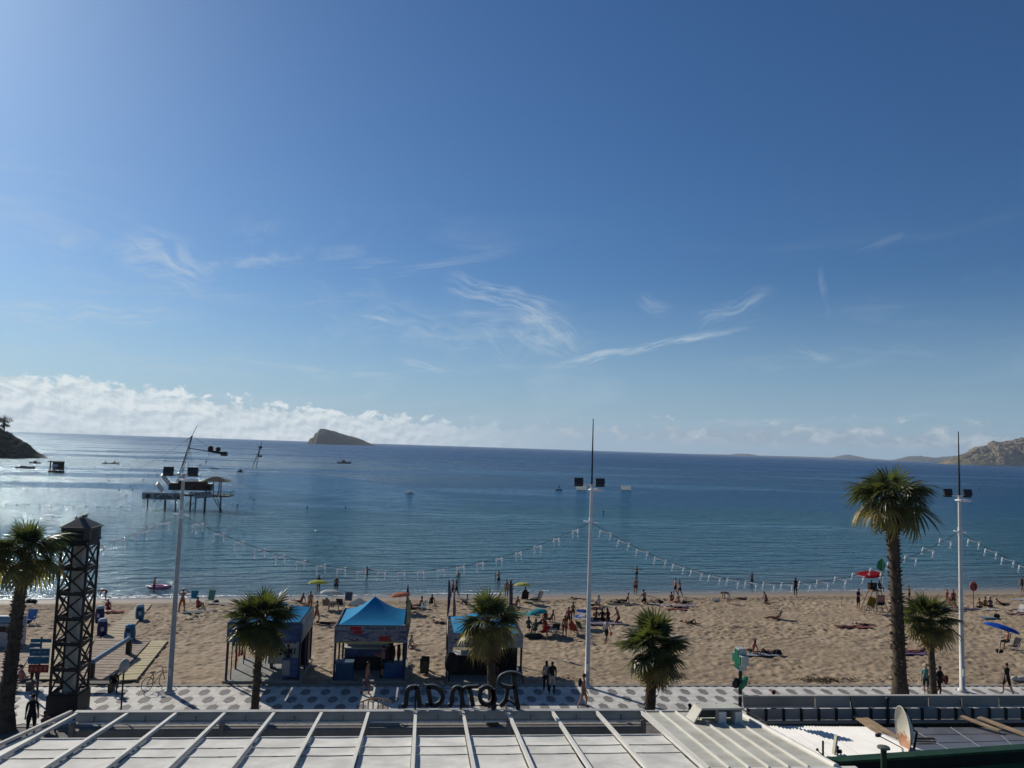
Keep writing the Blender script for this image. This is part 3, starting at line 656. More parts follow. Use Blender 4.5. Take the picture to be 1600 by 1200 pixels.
# terrace interior below, seen through the open strip
s=MB(); s.box((-1.75,24,.08),(21,10.5,.16)); tag(s.build('terrace_floor',mat('terrace_floor_tiles',(.20,.18,.155),.6,.2,2)),kind='structure')
s=MB(); s.box((-1.75,29.05,.62),(20.6,.12,1.1)); tag(s.build('terrace_parapet',mat('terrace_parapet_paint',(.30,.285,.255),.7)),'low grey parapet under the front edge of the pergola roof','wall')
tm=mat('dark_table_top',(.07,.06,.05),.4)
for i,x in enumerate((-9.4,-6.0,-2.6,.8,4.2,7.4)):
    tb=thing('terrace_table',['dining table','dining table','dining table','dining table','dining table','dining table'][i]+' glimpsed under the pergola, %s'%['leftmost one','second from the left','third from the left','third from the right','second from the right','rightmost one'][i],'table',(x,27.9,.16),group='tables under the pergola')
    MB().box((0,0,.74),(.9,.9,.04)).build('table_top',tm,tb); MB().tube([(0,0,0),(0,0,.72)],.04,8).build('leg',bk,tb); MB().lathe([(0,0),(.28,0),(.26,.03),(0,.04)],12).build('foot',bk,tb)
# metal roof with standing seams
zr2=zr
mroof=thing('metal_roof','cream standing seam metal roof with a raised vent hood, right of the fabric pergola','roof',(8.5,29.4,3.5))
O2=Vector((8.5,29.4,3.5)); L2=lambda x,y,z: Vector((x,y,z))-O2
rc=mat('cream_roof_sheet',(.50,.49,.42),.5,.14,1.1,.004,col2=(.36,.345,.28))
seams=[8.55,9.16,9.77,10.38,10.99,11.6,12.1]
xe=lambda y: 12.1+(29.4-y)*.05
for i in range(6):
    a,b_=seams[i],seams[i+1]; s=MB()
    bb=lambda y: (xe(y) if i==5 else b_)
    s.poly([L2(a+.005,29.4,zr(29.4)-.03),L2(bb(29.4)-.005,29.4,zr(29.4)-.03),L2(bb(22.6)-.005,22.6,zr(22.6)-.03),L2(a+.005,22.6,zr(22.6)-.03)][::-1],.05); s.build('roof_sheet',rc,mroof)
    s=MB(); M=Matrix.Rotation(math.atan(-SLP),3,'X'); s.box(L2(a+.005,26,zr(26)+.05),(.045,6.85,.07),rot=M); s.build('seam_rib',rw,mroof)
s=MB(); s.tube([L2(12.15,29.45,zr(29.4)+.03),L2(xe(22.6)+.05,22.6,zr(22.6)+.03)],.11,8); s.build('ridge_roll',rw,mroof)
s=MB(); s.poly([L2(12.2,29.4,3.35),L2(12.95,29.1,3.2),L2(xe(23)+.75,23.2,3.5),L2(xe(22.6)+.1,22.6,4.1)][::-1],.04); s.build('side_flashing',rw,mroof)
s=MB(); s.box(L2(10.5,22.55,zr(22.55)-.02),(5.2,.16,.12)); s.build('near_gutter',rw,mroof)
s=MB(); s.box(L2(10.3,29.47,3.4),(3.9,.1,.3)); s.build('fascia',rg,mroof)
# vent hood
hc=L2(10.95,28.1,zr(28.1))
s=MB(); s.box(hc+Vector((0,0,.52)),(1.55,.9,.06),rot=Matrix.Rotation(R(-8),3,'X')); v=s.build('vent_hood',rc,mroof)
s=MB(); s.sheet([hc+Vector((-.75,.4,.5)),hc+Vector((-.75,-.4,.56)),hc+Vector((-1.05,-.45,.1)),hc+Vector((-1.05,.45,.0))],.03); s.build('slanted_side',rc,v)
for dx in(.0,.6): MB().box(hc+Vector((dx,-.28,.25)),(.26,.42,.48)).build('vent_leg',rw,v)
s=MB(); s.box(hc+Vector((0,.38,.24)),(1.4,.05,.45)); s.build('vent_back',inn,v)
cb=[hc+Vector(q) for q in ((.2,-.4,.05),(.7,-.62,.04),(1.25,-.75,.04),(1.62,-.65,.08),(1.58,-.1,.12),(1.35,.7,.12),(1.15,1.2,.2))]
MB().tube(cb,.025,6).build('cable',ropem,mroof)
# ------------------------------------------------------------ rear lower roofs on the right
pg1=mat('parapet_panel_grey',(.30,.28,.25),.6,.15,.8); pg2=mat('parapet_panel_dark',(.22,.205,.18),.6,.2,.8); pgl=mat('parapet_trim',(.42,.40,.36),.55,.1); 
PYY=29.72; zt=4.0
par=thing('parapet_wall','long grey two-tier panelled parapet at the right, just beyond the corrugated roof','wall',(12.6,PYY,3))
Lp=lambda x,y,z: Vector((x-12.6,y-PYY,z-3))
xsP=[GY(px,1090,PYY).x for px in (1160,1273,1328,1450,1502,1560,1680,1760)]
for i in range(len(xsP)-1):
    a,b=xsP[i],xsP[i+1]; MB().box(Lp((a+b)/2,PYY,zt-.19),(b-a-.04,.08,.37)).build('upper_panel',[pg2,pg1,pg2][i%3] if i!=3 else pg1,par)
    MB().box(Lp((a+b)/2,PYY-.05,zt-.40),(b-a-.05,.06,.05)).build('panel_lip',pgl if i in(0,3,5) else pg1,par)
MB().box(Lp(20,PYY+.02,zt+.015),(15.2,.16,.03)).build('coping',pgl,par)
xx=12.75
while xx<27.5:
    MB().box(Lp(xx+.36,PYY-.10,zt-.66),(.62,.06,.40)).build('lower_panel',pg1,par); MB().box(Lp(xx,PYY-.12,zt-.66),(.09,.12,.44)).build('panel_post',bk,par); xx+=.72
MB().box(Lp(20,PYY-.14,zt-.94),(15,.14,.11)).build('bottom_rail',pg1,par)
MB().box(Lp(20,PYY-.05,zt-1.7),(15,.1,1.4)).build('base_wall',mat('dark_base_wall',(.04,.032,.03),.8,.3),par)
for px in(1387,): 
    q=GY(px,1092,PYY-.25); MB().tube([q-Vector((12.6,PYY,3))-Vector((0,0,1.0)),q-Vector((12.6,PYY,3))],.05,8).ball(q-Vector((12.6,PYY,3)),.09).build('vent_stub',bk,par)
for a,b in ((1328,1098),(1500,1102)):
    q=GY(a,b,PYY-.15)-Vector((12.6,PYY,3)); MB().tube([q+Vector((0,0,.2)),q+Vector((.1,-.02,-.2)),q+Vector((.3,-.1,-.5)),q+Vector((.15,-.3,-.75))],.02,5).build('cable',ropem,par)
# corrugated roof (real corrugations)
ZC=3.3
def corr(name,label,quad,m,pitch=.105,amp=.022,cat='roof'):
    p0,p1,p2,p3=quad; n=int((p1-p0).length/pitch*6); nb=4; vs=[]
    for j in range(nb+1):
        for i in range(n+1):
            u=i/n; p=(p0.lerp(p1,u)).lerp(p3.lerp(p2,u),j/nb); vs.append(p-p0+Vector((0,0,amp*math.sin(i/6*2*PI))))
    s=MB(); s.add(vs,[(j*(n+1)+i,j*(n+1)+i+1,(j+1)*(n+1)+i+1,(j+1)*(n+1)+i) for j in range(nb) for i in range(n)],False)
    return s
cw=mat('corrugated_white',(.70,.69,.66),.5,.12,.6,col2=(.62,.60,.55)); pw=mat('wood_plank_raw',(.36,.26,.16),.75,.3,2.5,.003); 
cr=thing('corrugated_roof','bright white corrugated roof in front of the grey parapet, with antennas standing in it','roof',G(1190,1134,ZC))
q=[G(1190,1134,ZC),G(1352,1136,ZC),G(1440,1176,ZC+.25),G(1252,1190,ZC+.25)]
o0=q[0]
nsh=4
for k in range(nsh):
    a,b=k/nsh,(k+1)/nsh+.012; qq=[q[0].lerp(q[1],a),q[0].lerp(q[1],b),q[3].lerp(q[2],b),q[3].lerp(q[2],a)]; me=corr('', '',qq,cw); o=me.build('roof_sheet',cw,cr,qq[0]-o0+Vector((0,0,.006*(k%2))))
gp=mat('grey_polycarbonate',(.13,.135,.15),.28,.2,.7,spec=.7)
pr=thing('polycarbonate_roof','smooth dark grey translucent roof at the bottom right, beyond the rusty dish','roof',G(1352,1137,ZC-.1))
q2=[G(1352,1136,ZC-.1),G(1680,1136,ZC-.1),G(1680,1164,ZC+.1),G(1440,1177,ZC+.1)]
for k in range(5):
    for j in range(3):
        f=lambda u,v:(q2[0].lerp(q2[1],u)).lerp(q2[3].lerp(q2[2],u),v)
        a,b,c,d=k/5+.004,(k+1)/5-.004,j/3+.012,(j+1)/3-.012; MB().poly([f(a,c)-q2[0],f(a,d)-q2[0],f(b,d)-q2[0],f(b,c)-q2[0]],.02).build('roof_panel',gp,pr)
    if k: MB().tube([f(k/5,0)-q2[0]+Vector((0,0,.005)),f(k/5,1)-q2[0]+Vector((0,0,.005))],.018,5).build('glazing_bar',mat('glazing_bar_grey',(.3,.3,.32),.4),pr)
def plank(pts,w,label,m=pw,th=.05):
    # plank laid on the roof along two points
    a,b=pts; d=(b-a); l=d.length; M=d.to_track_quat('X','Z').to_matrix(); s=MB(); s.box((0,0,0),(l,w,th),rot=M); o=s.build('plank',m,None,(a+b)/2); tag(o,label,'plank','raw planks lying on the lower roofs'); return o
plank((G(1338,1120,ZC+.12),G(1376,1146,ZC+.12)),.26,'pale warped plank at the top left corner of the plank row by the dish')
plank((G(1352,1122,ZC+.16),G(1404,1154,ZC+.08)),.22,'brown plank running towards the rusty dish between white and grey roofs')
plank((G(1376,1146,ZC+.1),G(1450,1178,ZC+.1)),.10,'narrow white batten ending just below the rusty dish',cw)
plank((G(1502,1119,ZC+.2),G(1562,1142,ZC+.1)),.26,'raw plank across the grey roof, far upper end at the parapet')
plank((G(1530,1121,ZC+.16),G(1612,1152,ZC+.06)),.30,'broad brown plank crossing the grey roof to the picture edge')
plank((G(1226,1160,ZC+.14),G(1252,1183,ZC+.22)),.16,'brown board edge between cream metal roof and corrugated roof')
for i in range(5):
    a=G(1428+i*2.5,1153+i*5,ZC+.05); b=a+Vector((.75,-.05,0)); plank((a,b),.09,'dark slat %s in the ladder of slats right of the dish'%['topmost','second from the top','middle','second from the bottom','lowest'][i],mat('dark_wood_slat',(.05,.04,.03),.8),.03)
# satellite dish
dm=mat('dish_cream',(.55,.52,.42),.5,.12,2,col2=(.46,.42,.32)); rust=mat('rust',(.30,.13,.05),.9,.4,5)
dsh=thing('satellite_dish','oval cream satellite dish streaked with rust, seen from its side on the lower roof','satellite dish',G(1414,1172,ZC+.15))
c0=GY(1418,1139,dsh.location.y)-dsh.location; Rr=.74; DY=Matrix.Rotation(R(-103),3,'Z')@Matrix.Rotation(R(3),3,'X')
s=MB(); vs=[];n=28;m_=7
for i in range(m_+1):
    for j in range(n):
        r=Rr*i/m_; a=2*PI*j/n; vs.append(c0+DY@Vector((r*math.cos(a)*.93,-.02+.16-.30*(r/Rr)**2,r*math.sin(a)*1.0)))
s.add(vs,[(i*n+j,i*n+(j+1)%n,(i+1)*n+(j+1)%n,(i+1)*n+j) for i in range(m_) for j in range(n)],True)
dmat=bpy.data.materials.new('dish_weathered'); dmat.use_nodes=True; t_=dmat.node_tree; b_=t_.nodes['Principled BSDF']; tcx=t_.nodes.new('ShaderNodeTexCoord'); ox,oy,oz=sepxyz(t_,tcx.outputs['Object'])
nn_=noise(t_,tcx.outputs['Object'],3.5,6,.7,.6); msk=((nn_-.5)*2.4+(c0.z-.22-oz)*2.2).step(.05,.5); msk2=nn_.step(.62,.70)*.6; cc=mixc(t_,msk2,(.56,.53,.43),(.30,.25,.16)); cc=mixc(t_,msk,cc,(.33,.13,.045)); t_.links.new(cc,b_.inputs['Base Color']); b_.inputs['Roughness'].default_value=.6
dd=s.build('reflector',dmat,dsh)
s=MB(); s.tube([c0+DY@Vector((Rr*.93*math.cos(2*PI*j/28),-.16,Rr*math.sin(2*PI*j/28))) for j in range(29)],.014,5,cap=False); s.build('rim',dm,dsh)
s=MB(); s.tube([c0+DY@Vector((0,.14,0)),c0+DY@Vector((0,.3,-.1)),(c0.x+.15,c0.y-.1,.0)],.04,7); s.build('mount',bk,dsh)
s=MB(); e=G(1372,1149,ZC+.75)-dsh.location; s.tube([c0+DY@Vector((0,-.1,-.70)),e],.018,6).box(e,(.16,.09,.09)); s.build('feed_arm',bk,dsh)
def crest():
    s=MB(); k=[(0,.17),(.04,.13),(-.03,.09),(.03,.04),(-.02,0),(.01,-.04)]
    s.tube([c0+DY@Vector((.30+a*1.3,.02,.26+b*1.2)) for a,b in k],.022,5); s.tube([c0+DY@Vector((.24+i*.035,.05,.16+.01*math.sin(i*2.1))) for i in range(6)],.014,4); return s
crest().build('logo_mark',bk,dsh)
an=thing('whip_antenna','short black whip antenna with a side bracket on the corrugated roof','antenna',G(1286,1182,ZC+.2)); MB().tube([(0,0,0),(0,0,.5)],.035,7).build('mast',bk,an); MB().tube([(-.02,0,.05),(-.14,0,.15),(-.18,0,.2)],.018,6).ball((-.2,0,.22),.05,7,4).build('side_bracket',bk,an); MB().tube([(0,0,.4),(.12,0,.46),(.24,0,.4)],.005,4).build('wire',rw,an)
an=thing('panel_antenna','slim cream panel antenna leaning beside its dark bracket on the corrugated roof','antenna',G(1304,1180,ZC+.2)); MB().box((.02,0,.34),(.06,.16,.62),rot=Matrix.Rotation(R(9),3,'Y')).build('panel',dm,an); MB().tube([(.1,0,0),(.12,0,.2),(.08,0,.3)],.03,6).box((.16,0,.12),(.16,.1,.1)).ball((.1,0,.25),.06,7,4).build('bracket',bk,an)
# dark green ledge and things below it
grn=mat('dark_green_paint',(.018,.05,.024),.5,.3,2); grn2=mat('mid_green_paint',(.06,.15,.06),.6,.25,1.5); blk=mat('deep_shade_wall',(.012,.014,.012),.8,.3,2)  # ledge wall face: its shade is painted in as a near-black colour
ZL=4.05; a=G(1286,1183,ZL); b=G(1720,1154,ZL)
lg=thing('green_ledge','dark green painted ledge wall running along the bottom right corner','wall',a)
d=(b-a); s=MB(); s.poly([Vector((0,0,-.08)),Vector((.35,-.35,-.08)),d+Vector((.35,-.35,-.08)),d+Vector((0,0,-.08))],.08); s.build('ledge_top',grn,lg)
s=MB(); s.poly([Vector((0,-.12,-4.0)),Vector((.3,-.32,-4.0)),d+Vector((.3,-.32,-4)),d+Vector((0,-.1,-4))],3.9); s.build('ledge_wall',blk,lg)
gb=G(1452,1192,3.6); s=MB(); s.poly([Vector((0,0,-.5)),Vector((.1,-2.2,-.5)),Vector((6,-2.2,-.5)),Vector((6,.7,-.5)),Vector((.8,.25,-.5))],.5); tag(s.build('green_canopy',grn2,None,gb),'lighter green flat canopy in the very bottom right corner','canopy')
pv=thing('vent_pipe','dark green vent pipe with a small cap in front of the corrugated roof','vent pipe',G(1381,1215,4.0)); zz=GY(1379,1168,pv.location.y).z-pv.location.z
MB().tube([(0,0,-.5),(0,0,zz-.05)],.085,10).build('pipe',grn,pv); MB().lathe([(0,.0),(.19,0),(.17,.05),(0,.1)],10,(0,0,zz-.02),False).build('cap',mat('pipe_cap_grey',(.10,.11,.09),.6),pv)
# ------------------------------------------------------------ script sign above the pergola, seen from behind
sg=thing('rooftop_sign','large black script letters spelling Roman, seen mirrored from behind on the pergola front','sign',(0,29.42,3.6)); SY=29.42
lm=mat('sign_letter_black',(.018,.018,.018),.5,.3,3); lr=mat('sign_letter_return',(.07,.078,.08),.35,.2,4)
sx=lambda c: (lambda p: (p.x,p.z-3.6))(GY(610+c[0]/7.27,1040+c[1]/7.27,SY))
def stroke(pts,w,close=False,wv=None):
    P=[Vector((*sx(c),)) for c in pts]
    # catmull-rom smoothing
    Q=[]; n=len(P)
    seg=n if close else n-1
    for i in range(seg):
        g=lambda k: P[k%n] if close else P[max(0,min(n-1,k))]
        for j in range(5):
            t=j/5; p0,p1,p2,p3=g(i-1),g(i),g(i+1),g(i+2)
            Q.append(.5*((2*p1)+(p2-p0)*t+(2*p0-5*p1+4*p2-p3)*t*t+(3*p1-p0-3*p2+p3)*t**3))
    if not close: Q.append(P[-1])
    m=len(Q); vs=[]
    for i in range(m):
        a=Q[(i-1)%m] if close else Q[max(i-1,0)]; b=Q[(i+1)%m] if close else Q[min(i+1,m-1)]
        d=(b-a).normalized(); nn=Vector((-d.y,d.x)); u=i/(m-1); ww=w*(1 if not wv else wv(u))*.5
        for yy in(-.07,.07):
            for sgn in(1,-1): q=Q[i]+nn*ww*sgn; vs.append((q.x,yy,q.y))
    return vs,m,close
def letter(name,strokes):
    s=MB(); 
    for st in strokes:
        vs,m,cl=stroke(*st[:2],**(st[2] if len(st)>2 else {})); fr=[];sd=[]
        for i in range(m if cl else m-1):
            a,b=4*i,4*((i+1)%m); fr+= [(a,a+1,b+1,b),(a+2,b+2,b+3,a+3)]; sd+= [(a,b,b+2,a+2),(a+1,a+3,b+3,b+1)]
        if not cl: sd+= [(0,2,3,1),(4*(m-1),4*(m-1)+1,4*(m-1)+3,4*(m-1)+2)]
        s.cur=0; o=len(s.v); s.add(vs,fr); s.cur=1; s.add(vs,sd)
    s.build(name,[lm,lr],sg)
letter('letter_n',[([(135,462),(172,440),(185,350),(195,285),(225,252),(270,246),(300,240)],.17),([(300,225),(310,290),(322,360),(335,468)],.17)])
letter('letter_a',[([(400,240),(432,250),(440,310),(452,380),(450,430),(400,442)],.16),([(425,238),(500,240),(570,285),(596,345),(572,410),(510,448),(450,440)],.16)])
letter('letter_m',[([(662,455),(692,430),(700,350),(712,285),(745,250),(790,250)],.16),([(790,240),(805,310),(815,380),(830,468)],.165),([(815,290),(840,255),(880,240),(940,238),(1000,235)],.12),([(890,240),(912,310),(925,380),(940,462)],.165)])
letter('letter_o',[([(1090,240),(1150,270),(1170,345),(1145,415),(1090,440),(1035,410),(1012,340),(1035,268)],.15,{'close':True}),([(1165,265),(1170,350),(1170,420),(1168,500)],.16)])
letter('letter_r',[([(1410,245),(1330,240),(1255,215),(1232,170),(1262,115),(1345,82),(1430,90),(1490,125),(1500,190)],.13),([(1400,85),(1405,180),(1420,300),(1435,400),(1452,490)],.17),([(1330,250),(1325,310),(1310,380),(1270,440),(1245,430)],.15),([(1310,400),(1360,400),(1420,440)],.07)])
for yc in(265,466):
    a=sx((150,yc));b=sx((1440,yc)); MB().tube([(a[0],.1,a[1]),(b[0],.1,b[1])],.018,6).build('support_rail',lm,sg)
for xc,mm,top in((290,bk,240),(805,bk,300),(1325,rg,260)):
    a=sx((xc,top)); MB().tube([(a[0],.06,-.35),(a[0],.06,a[1])],.035,7).build('support_post',mm,sg); MB().box((a[0],-.05,-.05),(.14,.2,.12)).build('clamp',rw,sg)
# ------------------------------------------------------------ pharmacy post
ph=thing('pharmacy_sign','green pharmacy cross on a tall dark post at the roof corner','sign',(12.55,29.9,2.6))
gc=mat('cross_green',(.01,.11,.06),.35,.2,5); gcl=mat('cross_rim',(.35,.38,.36),.4)
MB().tube([(0,0,0),(0,0,2.75)],.075,8).build('post',bk,ph)
def cross(w,t): return [(-t,-w),(t,-w),(t,-t),(w,-t),(w,t),(t,t),(t,w),(-t,w),(-t,t),(-w,t),(-w,-t),(-t,-t)]
for k,(rz,dx,dy) in enumerate(((R(-88),.0,-.02),)):
    M=Matrix.Rotation(rz,3,'Z'); zc=2.78
    for nm,sc_,th,mm,of in(('cross_body',1.06,.30,gcl,0),('cross_face',.92,.36,gc,0)):
        s=MB(); s.poly([M@Vector((a*sc_,-th/2,b*sc_))+Vector((0,0,zc)) for a,b in cross(.40,.17)],M@Vector((0,th,0))); s.build(nm,mm,ph)
M=Matrix.Rotation(R(40),3,'Z')
s=MB(); s.poly([M@Vector((a,-.05,b))+Vector((.08,0,1.80)) for a,b in((-.12,-.2),(.3,-.08),(.42,.18),(.30,.26),(-.02,.14),(-.16,.02))],M@Vector((0,.1,0))); s.build('leaf_sign',mat('leaf_sign_green',(.01,.17,.08),.4),ph)
s=MB(); s.lathe([(0,0),(.2,0),(.2,.08),(0,.08)],14); o=s.build('round_sign',bk,ph,(-.2,.02,1.85)); o.rotation_euler=(PI/2,0,R(30))
MB().tube([(-.2,0,.05),(.25,0,.05)],.03,6).tube([(.15,0,0),(.15,0,-.25)],.03,6).build('base_bracket',rw,ph)
# ------------------------------------------------------------ kiosks
blu=mat('canopy_blue',(.004,.19,.38),.8,.1,1.2,.006,spec=.08); blud=mat('banner_navy',(.012,.035,.12),.6,.4,1.5,col2=(.02,.08,.20)); whp=mat('kiosk_white_panel',(.42,.42,.40),.6,.15,1.5); gsh=mat('grey_side_sheet',(.28,.28,.27),.7,.2,1); navp=mat('navy_post',(.015,.025,.055),.5,.2); redp=mat('printed_red',(.33,.02,.02),.6); yel=mat('printed_yellow',(.5,.42,.10),.6); flo=mat('kiosk_floor',(.22,.22,.20),.8,.25,1.2)
blkc=mat('black_cloth',(.012,.012,.014),.9,.3,4); 
def photo_banner(key,cols,sc):
    m=bpy.data.materials.new(key); m.use_nodes=True; t=m.node_tree; b=t.nodes['Principled BSDF']; c=t.nodes.new('ShaderNodeTexCoord'); x,y,z=sepxyz(t,c.outputs['Object'])
    n=noise(t,comb(t,x*.8,z*2.2,3.0),sc,4,.6,1.2); r=t.nodes.new('ShaderNodeValToRGB'); t.links.new(n.v,r.inputs[0]); cr=r.color_ramp; cr.interpolation='CONSTANT'
    for i,(p,q) in enumerate(cols):
        e=cr.elements[i] if i<2 else cr.elements.new(p); e.position=p; e.color=(*q,1)
    t.links.new(r.outputs[0],b.inputs['Base Color']); b.inputs['Roughness'].default_value=.5; return m
pbB=photo_banner('seaview_print',[(0,(.02,.03,.08)),(.40,(.06,.08,.14)),(.47,(.22,.20,.20)),(.53,(.07,.10,.18)),(.58,(.30,.29,.28)),(.62,(.03,.035,.07)),(.68,(.15,.10,.09))],1.3)
pbA=photo_banner('blue_sea_print',[(0,(.01,.03,.10)),(.45,(.015,.05,.16)),(.52,(.03,.09,.20)),(.60,(.02,.04,.12)),(.66,(.10,.14,.20))],1.1)
pbC=photo_banner('grey_watersport_print',[(0,(.20,.21,.23)),(.5,(.26,.27,.29)),(.60,(.10,.12,.18)),(.64,(.24,.25,.27))],1.0)
def kiosk(label,x0,x1,y0,y1,ze,zp,zb,bm,loc=None):
    t=thing('beach_kiosk',label,'kiosk',((x0+x1)/2,(y0+y1)/2,0),group='blue-roofed watersport kiosks'); o=Vector(t.location); a,b=x0-o.x,x1-o.x; c,d=y0-o.y,y1-o.y
    MB().box((0,0,.06),(b-a+.3,d-c+.3,.16)).build('floor',flo,t)
    for x in(a,b):
        for y in(c,d): MB().box((x,y,ze/2),(.11,.11,ze)).build('post',navp,t)
    for x in(a,b): MB().box((x,0,ze/2),(.09,.09,ze)).build('post',navp,t)
    inx=.12; n=8; apx=Vector((0,0,zp)); cs=[Vector((a+inx,c+inx,ze+.02)),Vector((b-inx,c+inx,ze+.02)),Vector((b-inx,d-inx,ze+.02)),Vector((a+inx,d-inx,ze+.02))]
    for i in range(4):
        A,B=cs[i],cs[(i+1)%4]; s=MB(); vs=[]; m=6
        for k in range(m+1):
            for j in range(n+1):
                u,v=j/n,k/m; e=A.lerp(B,u); p=e.lerp(apx,v); p.z-= .30*math.sin(PI*v)*(zp-ze)*.45; p.z-=.05*math.sin(PI*u)*(1-v)*math.sin(PI*min(1,v*2+.1)); vs.append(p)
        s.add(vs,[(k*(n+1)+j,k*(n+1)+j+1,(k+1)*(n+1)+j+1,(k+1)*(n+1)+j) for k in range(m) for j in range(n)],True); s.build('canopy_panel',blu,t)
    for A,B,nm,mm in(((a,c),(b,c),'front_banner',bm),((a,d),(b,d),'back_banner',gsh),((a,c),(a,d),'side_banner',gsh),((b,c),(b,d),'side_banner',gsh)):
        mid=Vector(((A[0]+B[0])/2,(A[1]+B[1])/2,(ze+zb)/2)); L_=math.hypot(B[0]-A[0],B[1]-A[1]); ang=math.atan2(B[1]-A[1],B[0]-A[0]); off=Vector((0,-.07,0)) if nm=='front_banner' else Vector((0,.07,0)) if nm=='back_banner' else Vector((.07 if A[0]>0 else -.07,0,0))
        MB().box((0,0,0),(L_+.14,.02,ze-zb)).build(nm,mm,t,mid+off,ang)
    s=MB(); s.tube([(a,c,ze),(b,c,ze),(b,d,ze),(a,d,ze),(a,c,ze)],.05,4,cap=False,smooth=False); s.build('roof_frame',navp,t)
    return t,o
kA,oA=kiosk('left kiosk with blue canopy half hidden by the short dense-crowned palm',-10.56,-6.67,44.75,49.0,3.25,4.15,2.2,pbA)
kB,oB=kiosk('middle kiosk with full blue pyramid canopy and a seaview banner',-4.74,-.88,44.75,49.2,3.12,4.32,2.2,pbB)
kC,oC=kiosk('jet ski kiosk with blue canopy behind the yellowing palm',1.65,5.72,44.6,49.0,2.75,3.7,2.02,pbC)
# banner print: middle kiosk headline, red blocks, yellow line
hb=next(c for c in kB.children if c.name.startswith('front_banner')); 
MB().box((0,-.016,.33),(3.95,.012,.22)).build('banner_headline_strip',mat('headline_strip_grey',(.24,.25,.27),.6),hb)
_hl=MB(); _hr=random.Random(4); _x=-.35
while _x<1.75:
    _w=_hr.uniform(.06,.10); _hl.box((_x,-.03,.34),(_w,.012,_hr.uniform(.10,.13))); _x+=_w+(.03 if _hr.random()>.2 else .12)
_hl.build('headline_print',mat('headline_ink',(.06,.07,.10),.6),hb)
for x,z,w,h in((-.85,.33,.62,.2),(-.75,.12,.5,.16),(.78,-.22,.6,.26)): MB().box((x,-.03,z),(w,.012,h)).build('red_print_block',redp,hb)
MB().box((0,-.02,-.43),(3.4,.012,.05)).build('yellow_print_line',yel,hb)
hc=next(c for c in kC.children if c.name.startswith('front_banner'))
MB().box((-.30,-.016,0),(1.72,.012,.70)).build('navy_print_field',mat('navy_print',(.01,.015,.09),.5),hc); put_text('JET SKI',.40,mat('white_print',(.5,.5,.52),.6),hc,(-.38,-.036,-.14),name='lettering_jet_ski')
ak=MB(); ak.tube([(0,0,0),(.5,0,.05),(.9,0,-.02)],[.03,.09,.02],6).ball((.35,0,.18),(.08,.03,.12)).tube([(-.15,0,-.15),(.95,0,-.14)],.03,5); ak.build('jet_ski_print',mat('dark_blue_print',(.03,.05,.15),.6),hc,(-1.85,-.03,.05))
put_text('70',.34,mat('white_print',(.5,.5,.52)),kC,(1.05,-1.78,2.98),rot=(R(62),0,0),name='lettering_price')
# side drape on the left kiosk's right side reaching lower
for nm,(x,y,z),(w,h) in (('side_drape',(1.99,-.4,2.75),(3.3,.9)),): MB().box((x+.06,y,z),(.02,w,h)).build(nm,gsh,kA)
# counters, boards and gear inside (each a thing)
def box_thing(name,label,cat,p,parts,group=None,rz=0):
    t=thing(name,label,cat,p,rz,group)
    for nm,c,d,m in parts: MB().box(c,d).build(nm,m,t)
    return t
cA=box_thing('menu_board','white illustrated board standing inside the left kiosk','board',(-7.9,47.2,.14),[('panel',(0,0,1.05),(1.75,.08,1.6),whp),('frame',(0,.06,1.05),(1.85,.04,1.7),navp),('foot',(-.7,0,.12),(.1,.5,.24),navp),('foot',(.7,0,.12),(.1,.5,.24),navp)])
for q in range(4): MB().tube([(.05+q*.17,-.05,.78),(.08+q*.17,-.05,1.12)],[.05,.035],6).build('bottle_print',mat('olive_print',(.08,.09,.02),.6),cA)
MB().tube([(-.75,-.06,.95),(-.55,-.06,.80),(-.2,-.06,.78),(0,-.06,.9),(-.25,-.06,1.0)],.08,6).build('helmet_print',blkc,cA)
for q in range(3): MB().box((.05+q*.25,-.05,1.42),(.2,.012,.06)).build('headline_print',bk,cA)
box_thing('display_board','dark blue print board leaning at the front of the left kiosk','board',(-7.15,44.95,.14),[('panel',(0,0,.62),(.98,.06,1.05),pbA),('white_print',(-.25,-.04,.62),(.42,.02,.8),gsh),('foot',(0,.2,.03),(.8,.5,.06),bk)])
box_thing('cabinet','tall black cabinet inside the right of the left kiosk','cabinet',(-6.95,48.0,.14),[('body',(0,0,1.15),(.62,.6,2.3),bk),('door',(-.02,-.31,1.15),(.55,.03,2.1),blkc)])
cB=box_thing('counter','pale topped counter with dark blue front inside the middle kiosk','counter',(-3.15,47.0,.14),[('body',(0,0,.62),(2.5,.7,1.24),pbA),('top',(0,0,1.27),(2.6,.8,.07),whp),('back_shelf',(0,.3,1.62),(2.45,.4,.5),whp),('lower_front',(0,-.37,.4),(2.3,.04,.75),bk)])
box_thing('cool_box','blue cool box standing at the left front corner of the middle kiosk','cool box',(-4.2,45.1,.14),[('body',(0,0,.45),(.95,.6,.85),mat('coolbox_blue',(.02,.07,.13),.5)),('lid',(0,0,.92),(1.0,.65,.09),mat('coolbox_lid',(.05,.11,.16),.5))])
box_thing('cabinet','black cupboard at the back right of the middle kiosk','cabinet',(-1.9,48.2,.14),[('body',(0,0,1.2),(.5,.5,2.4),bk),('door',(0,-.27,1.2),(.45,.03,2.2),blkc)])
box_thing('storage_chest','low navy chest at the right front corner of the middle kiosk','chest',(-1.45,45.4,.14),[('body',(0,0,.4),(1.1,.6,.75),blud),('lid',(0,0,.8),(1.15,.65,.06),mat('coolbox_lid',(.05,.11,.16)))])
cC=box_thing('counter','long counter draped in black cloth inside the jet ski kiosk','counter',(3.3,46.2,.14),[('body',(0,0,.55),(3.2,.8,1.1),blkc),('top',(0,0,1.14),(3.3,.95,.06),whp)])
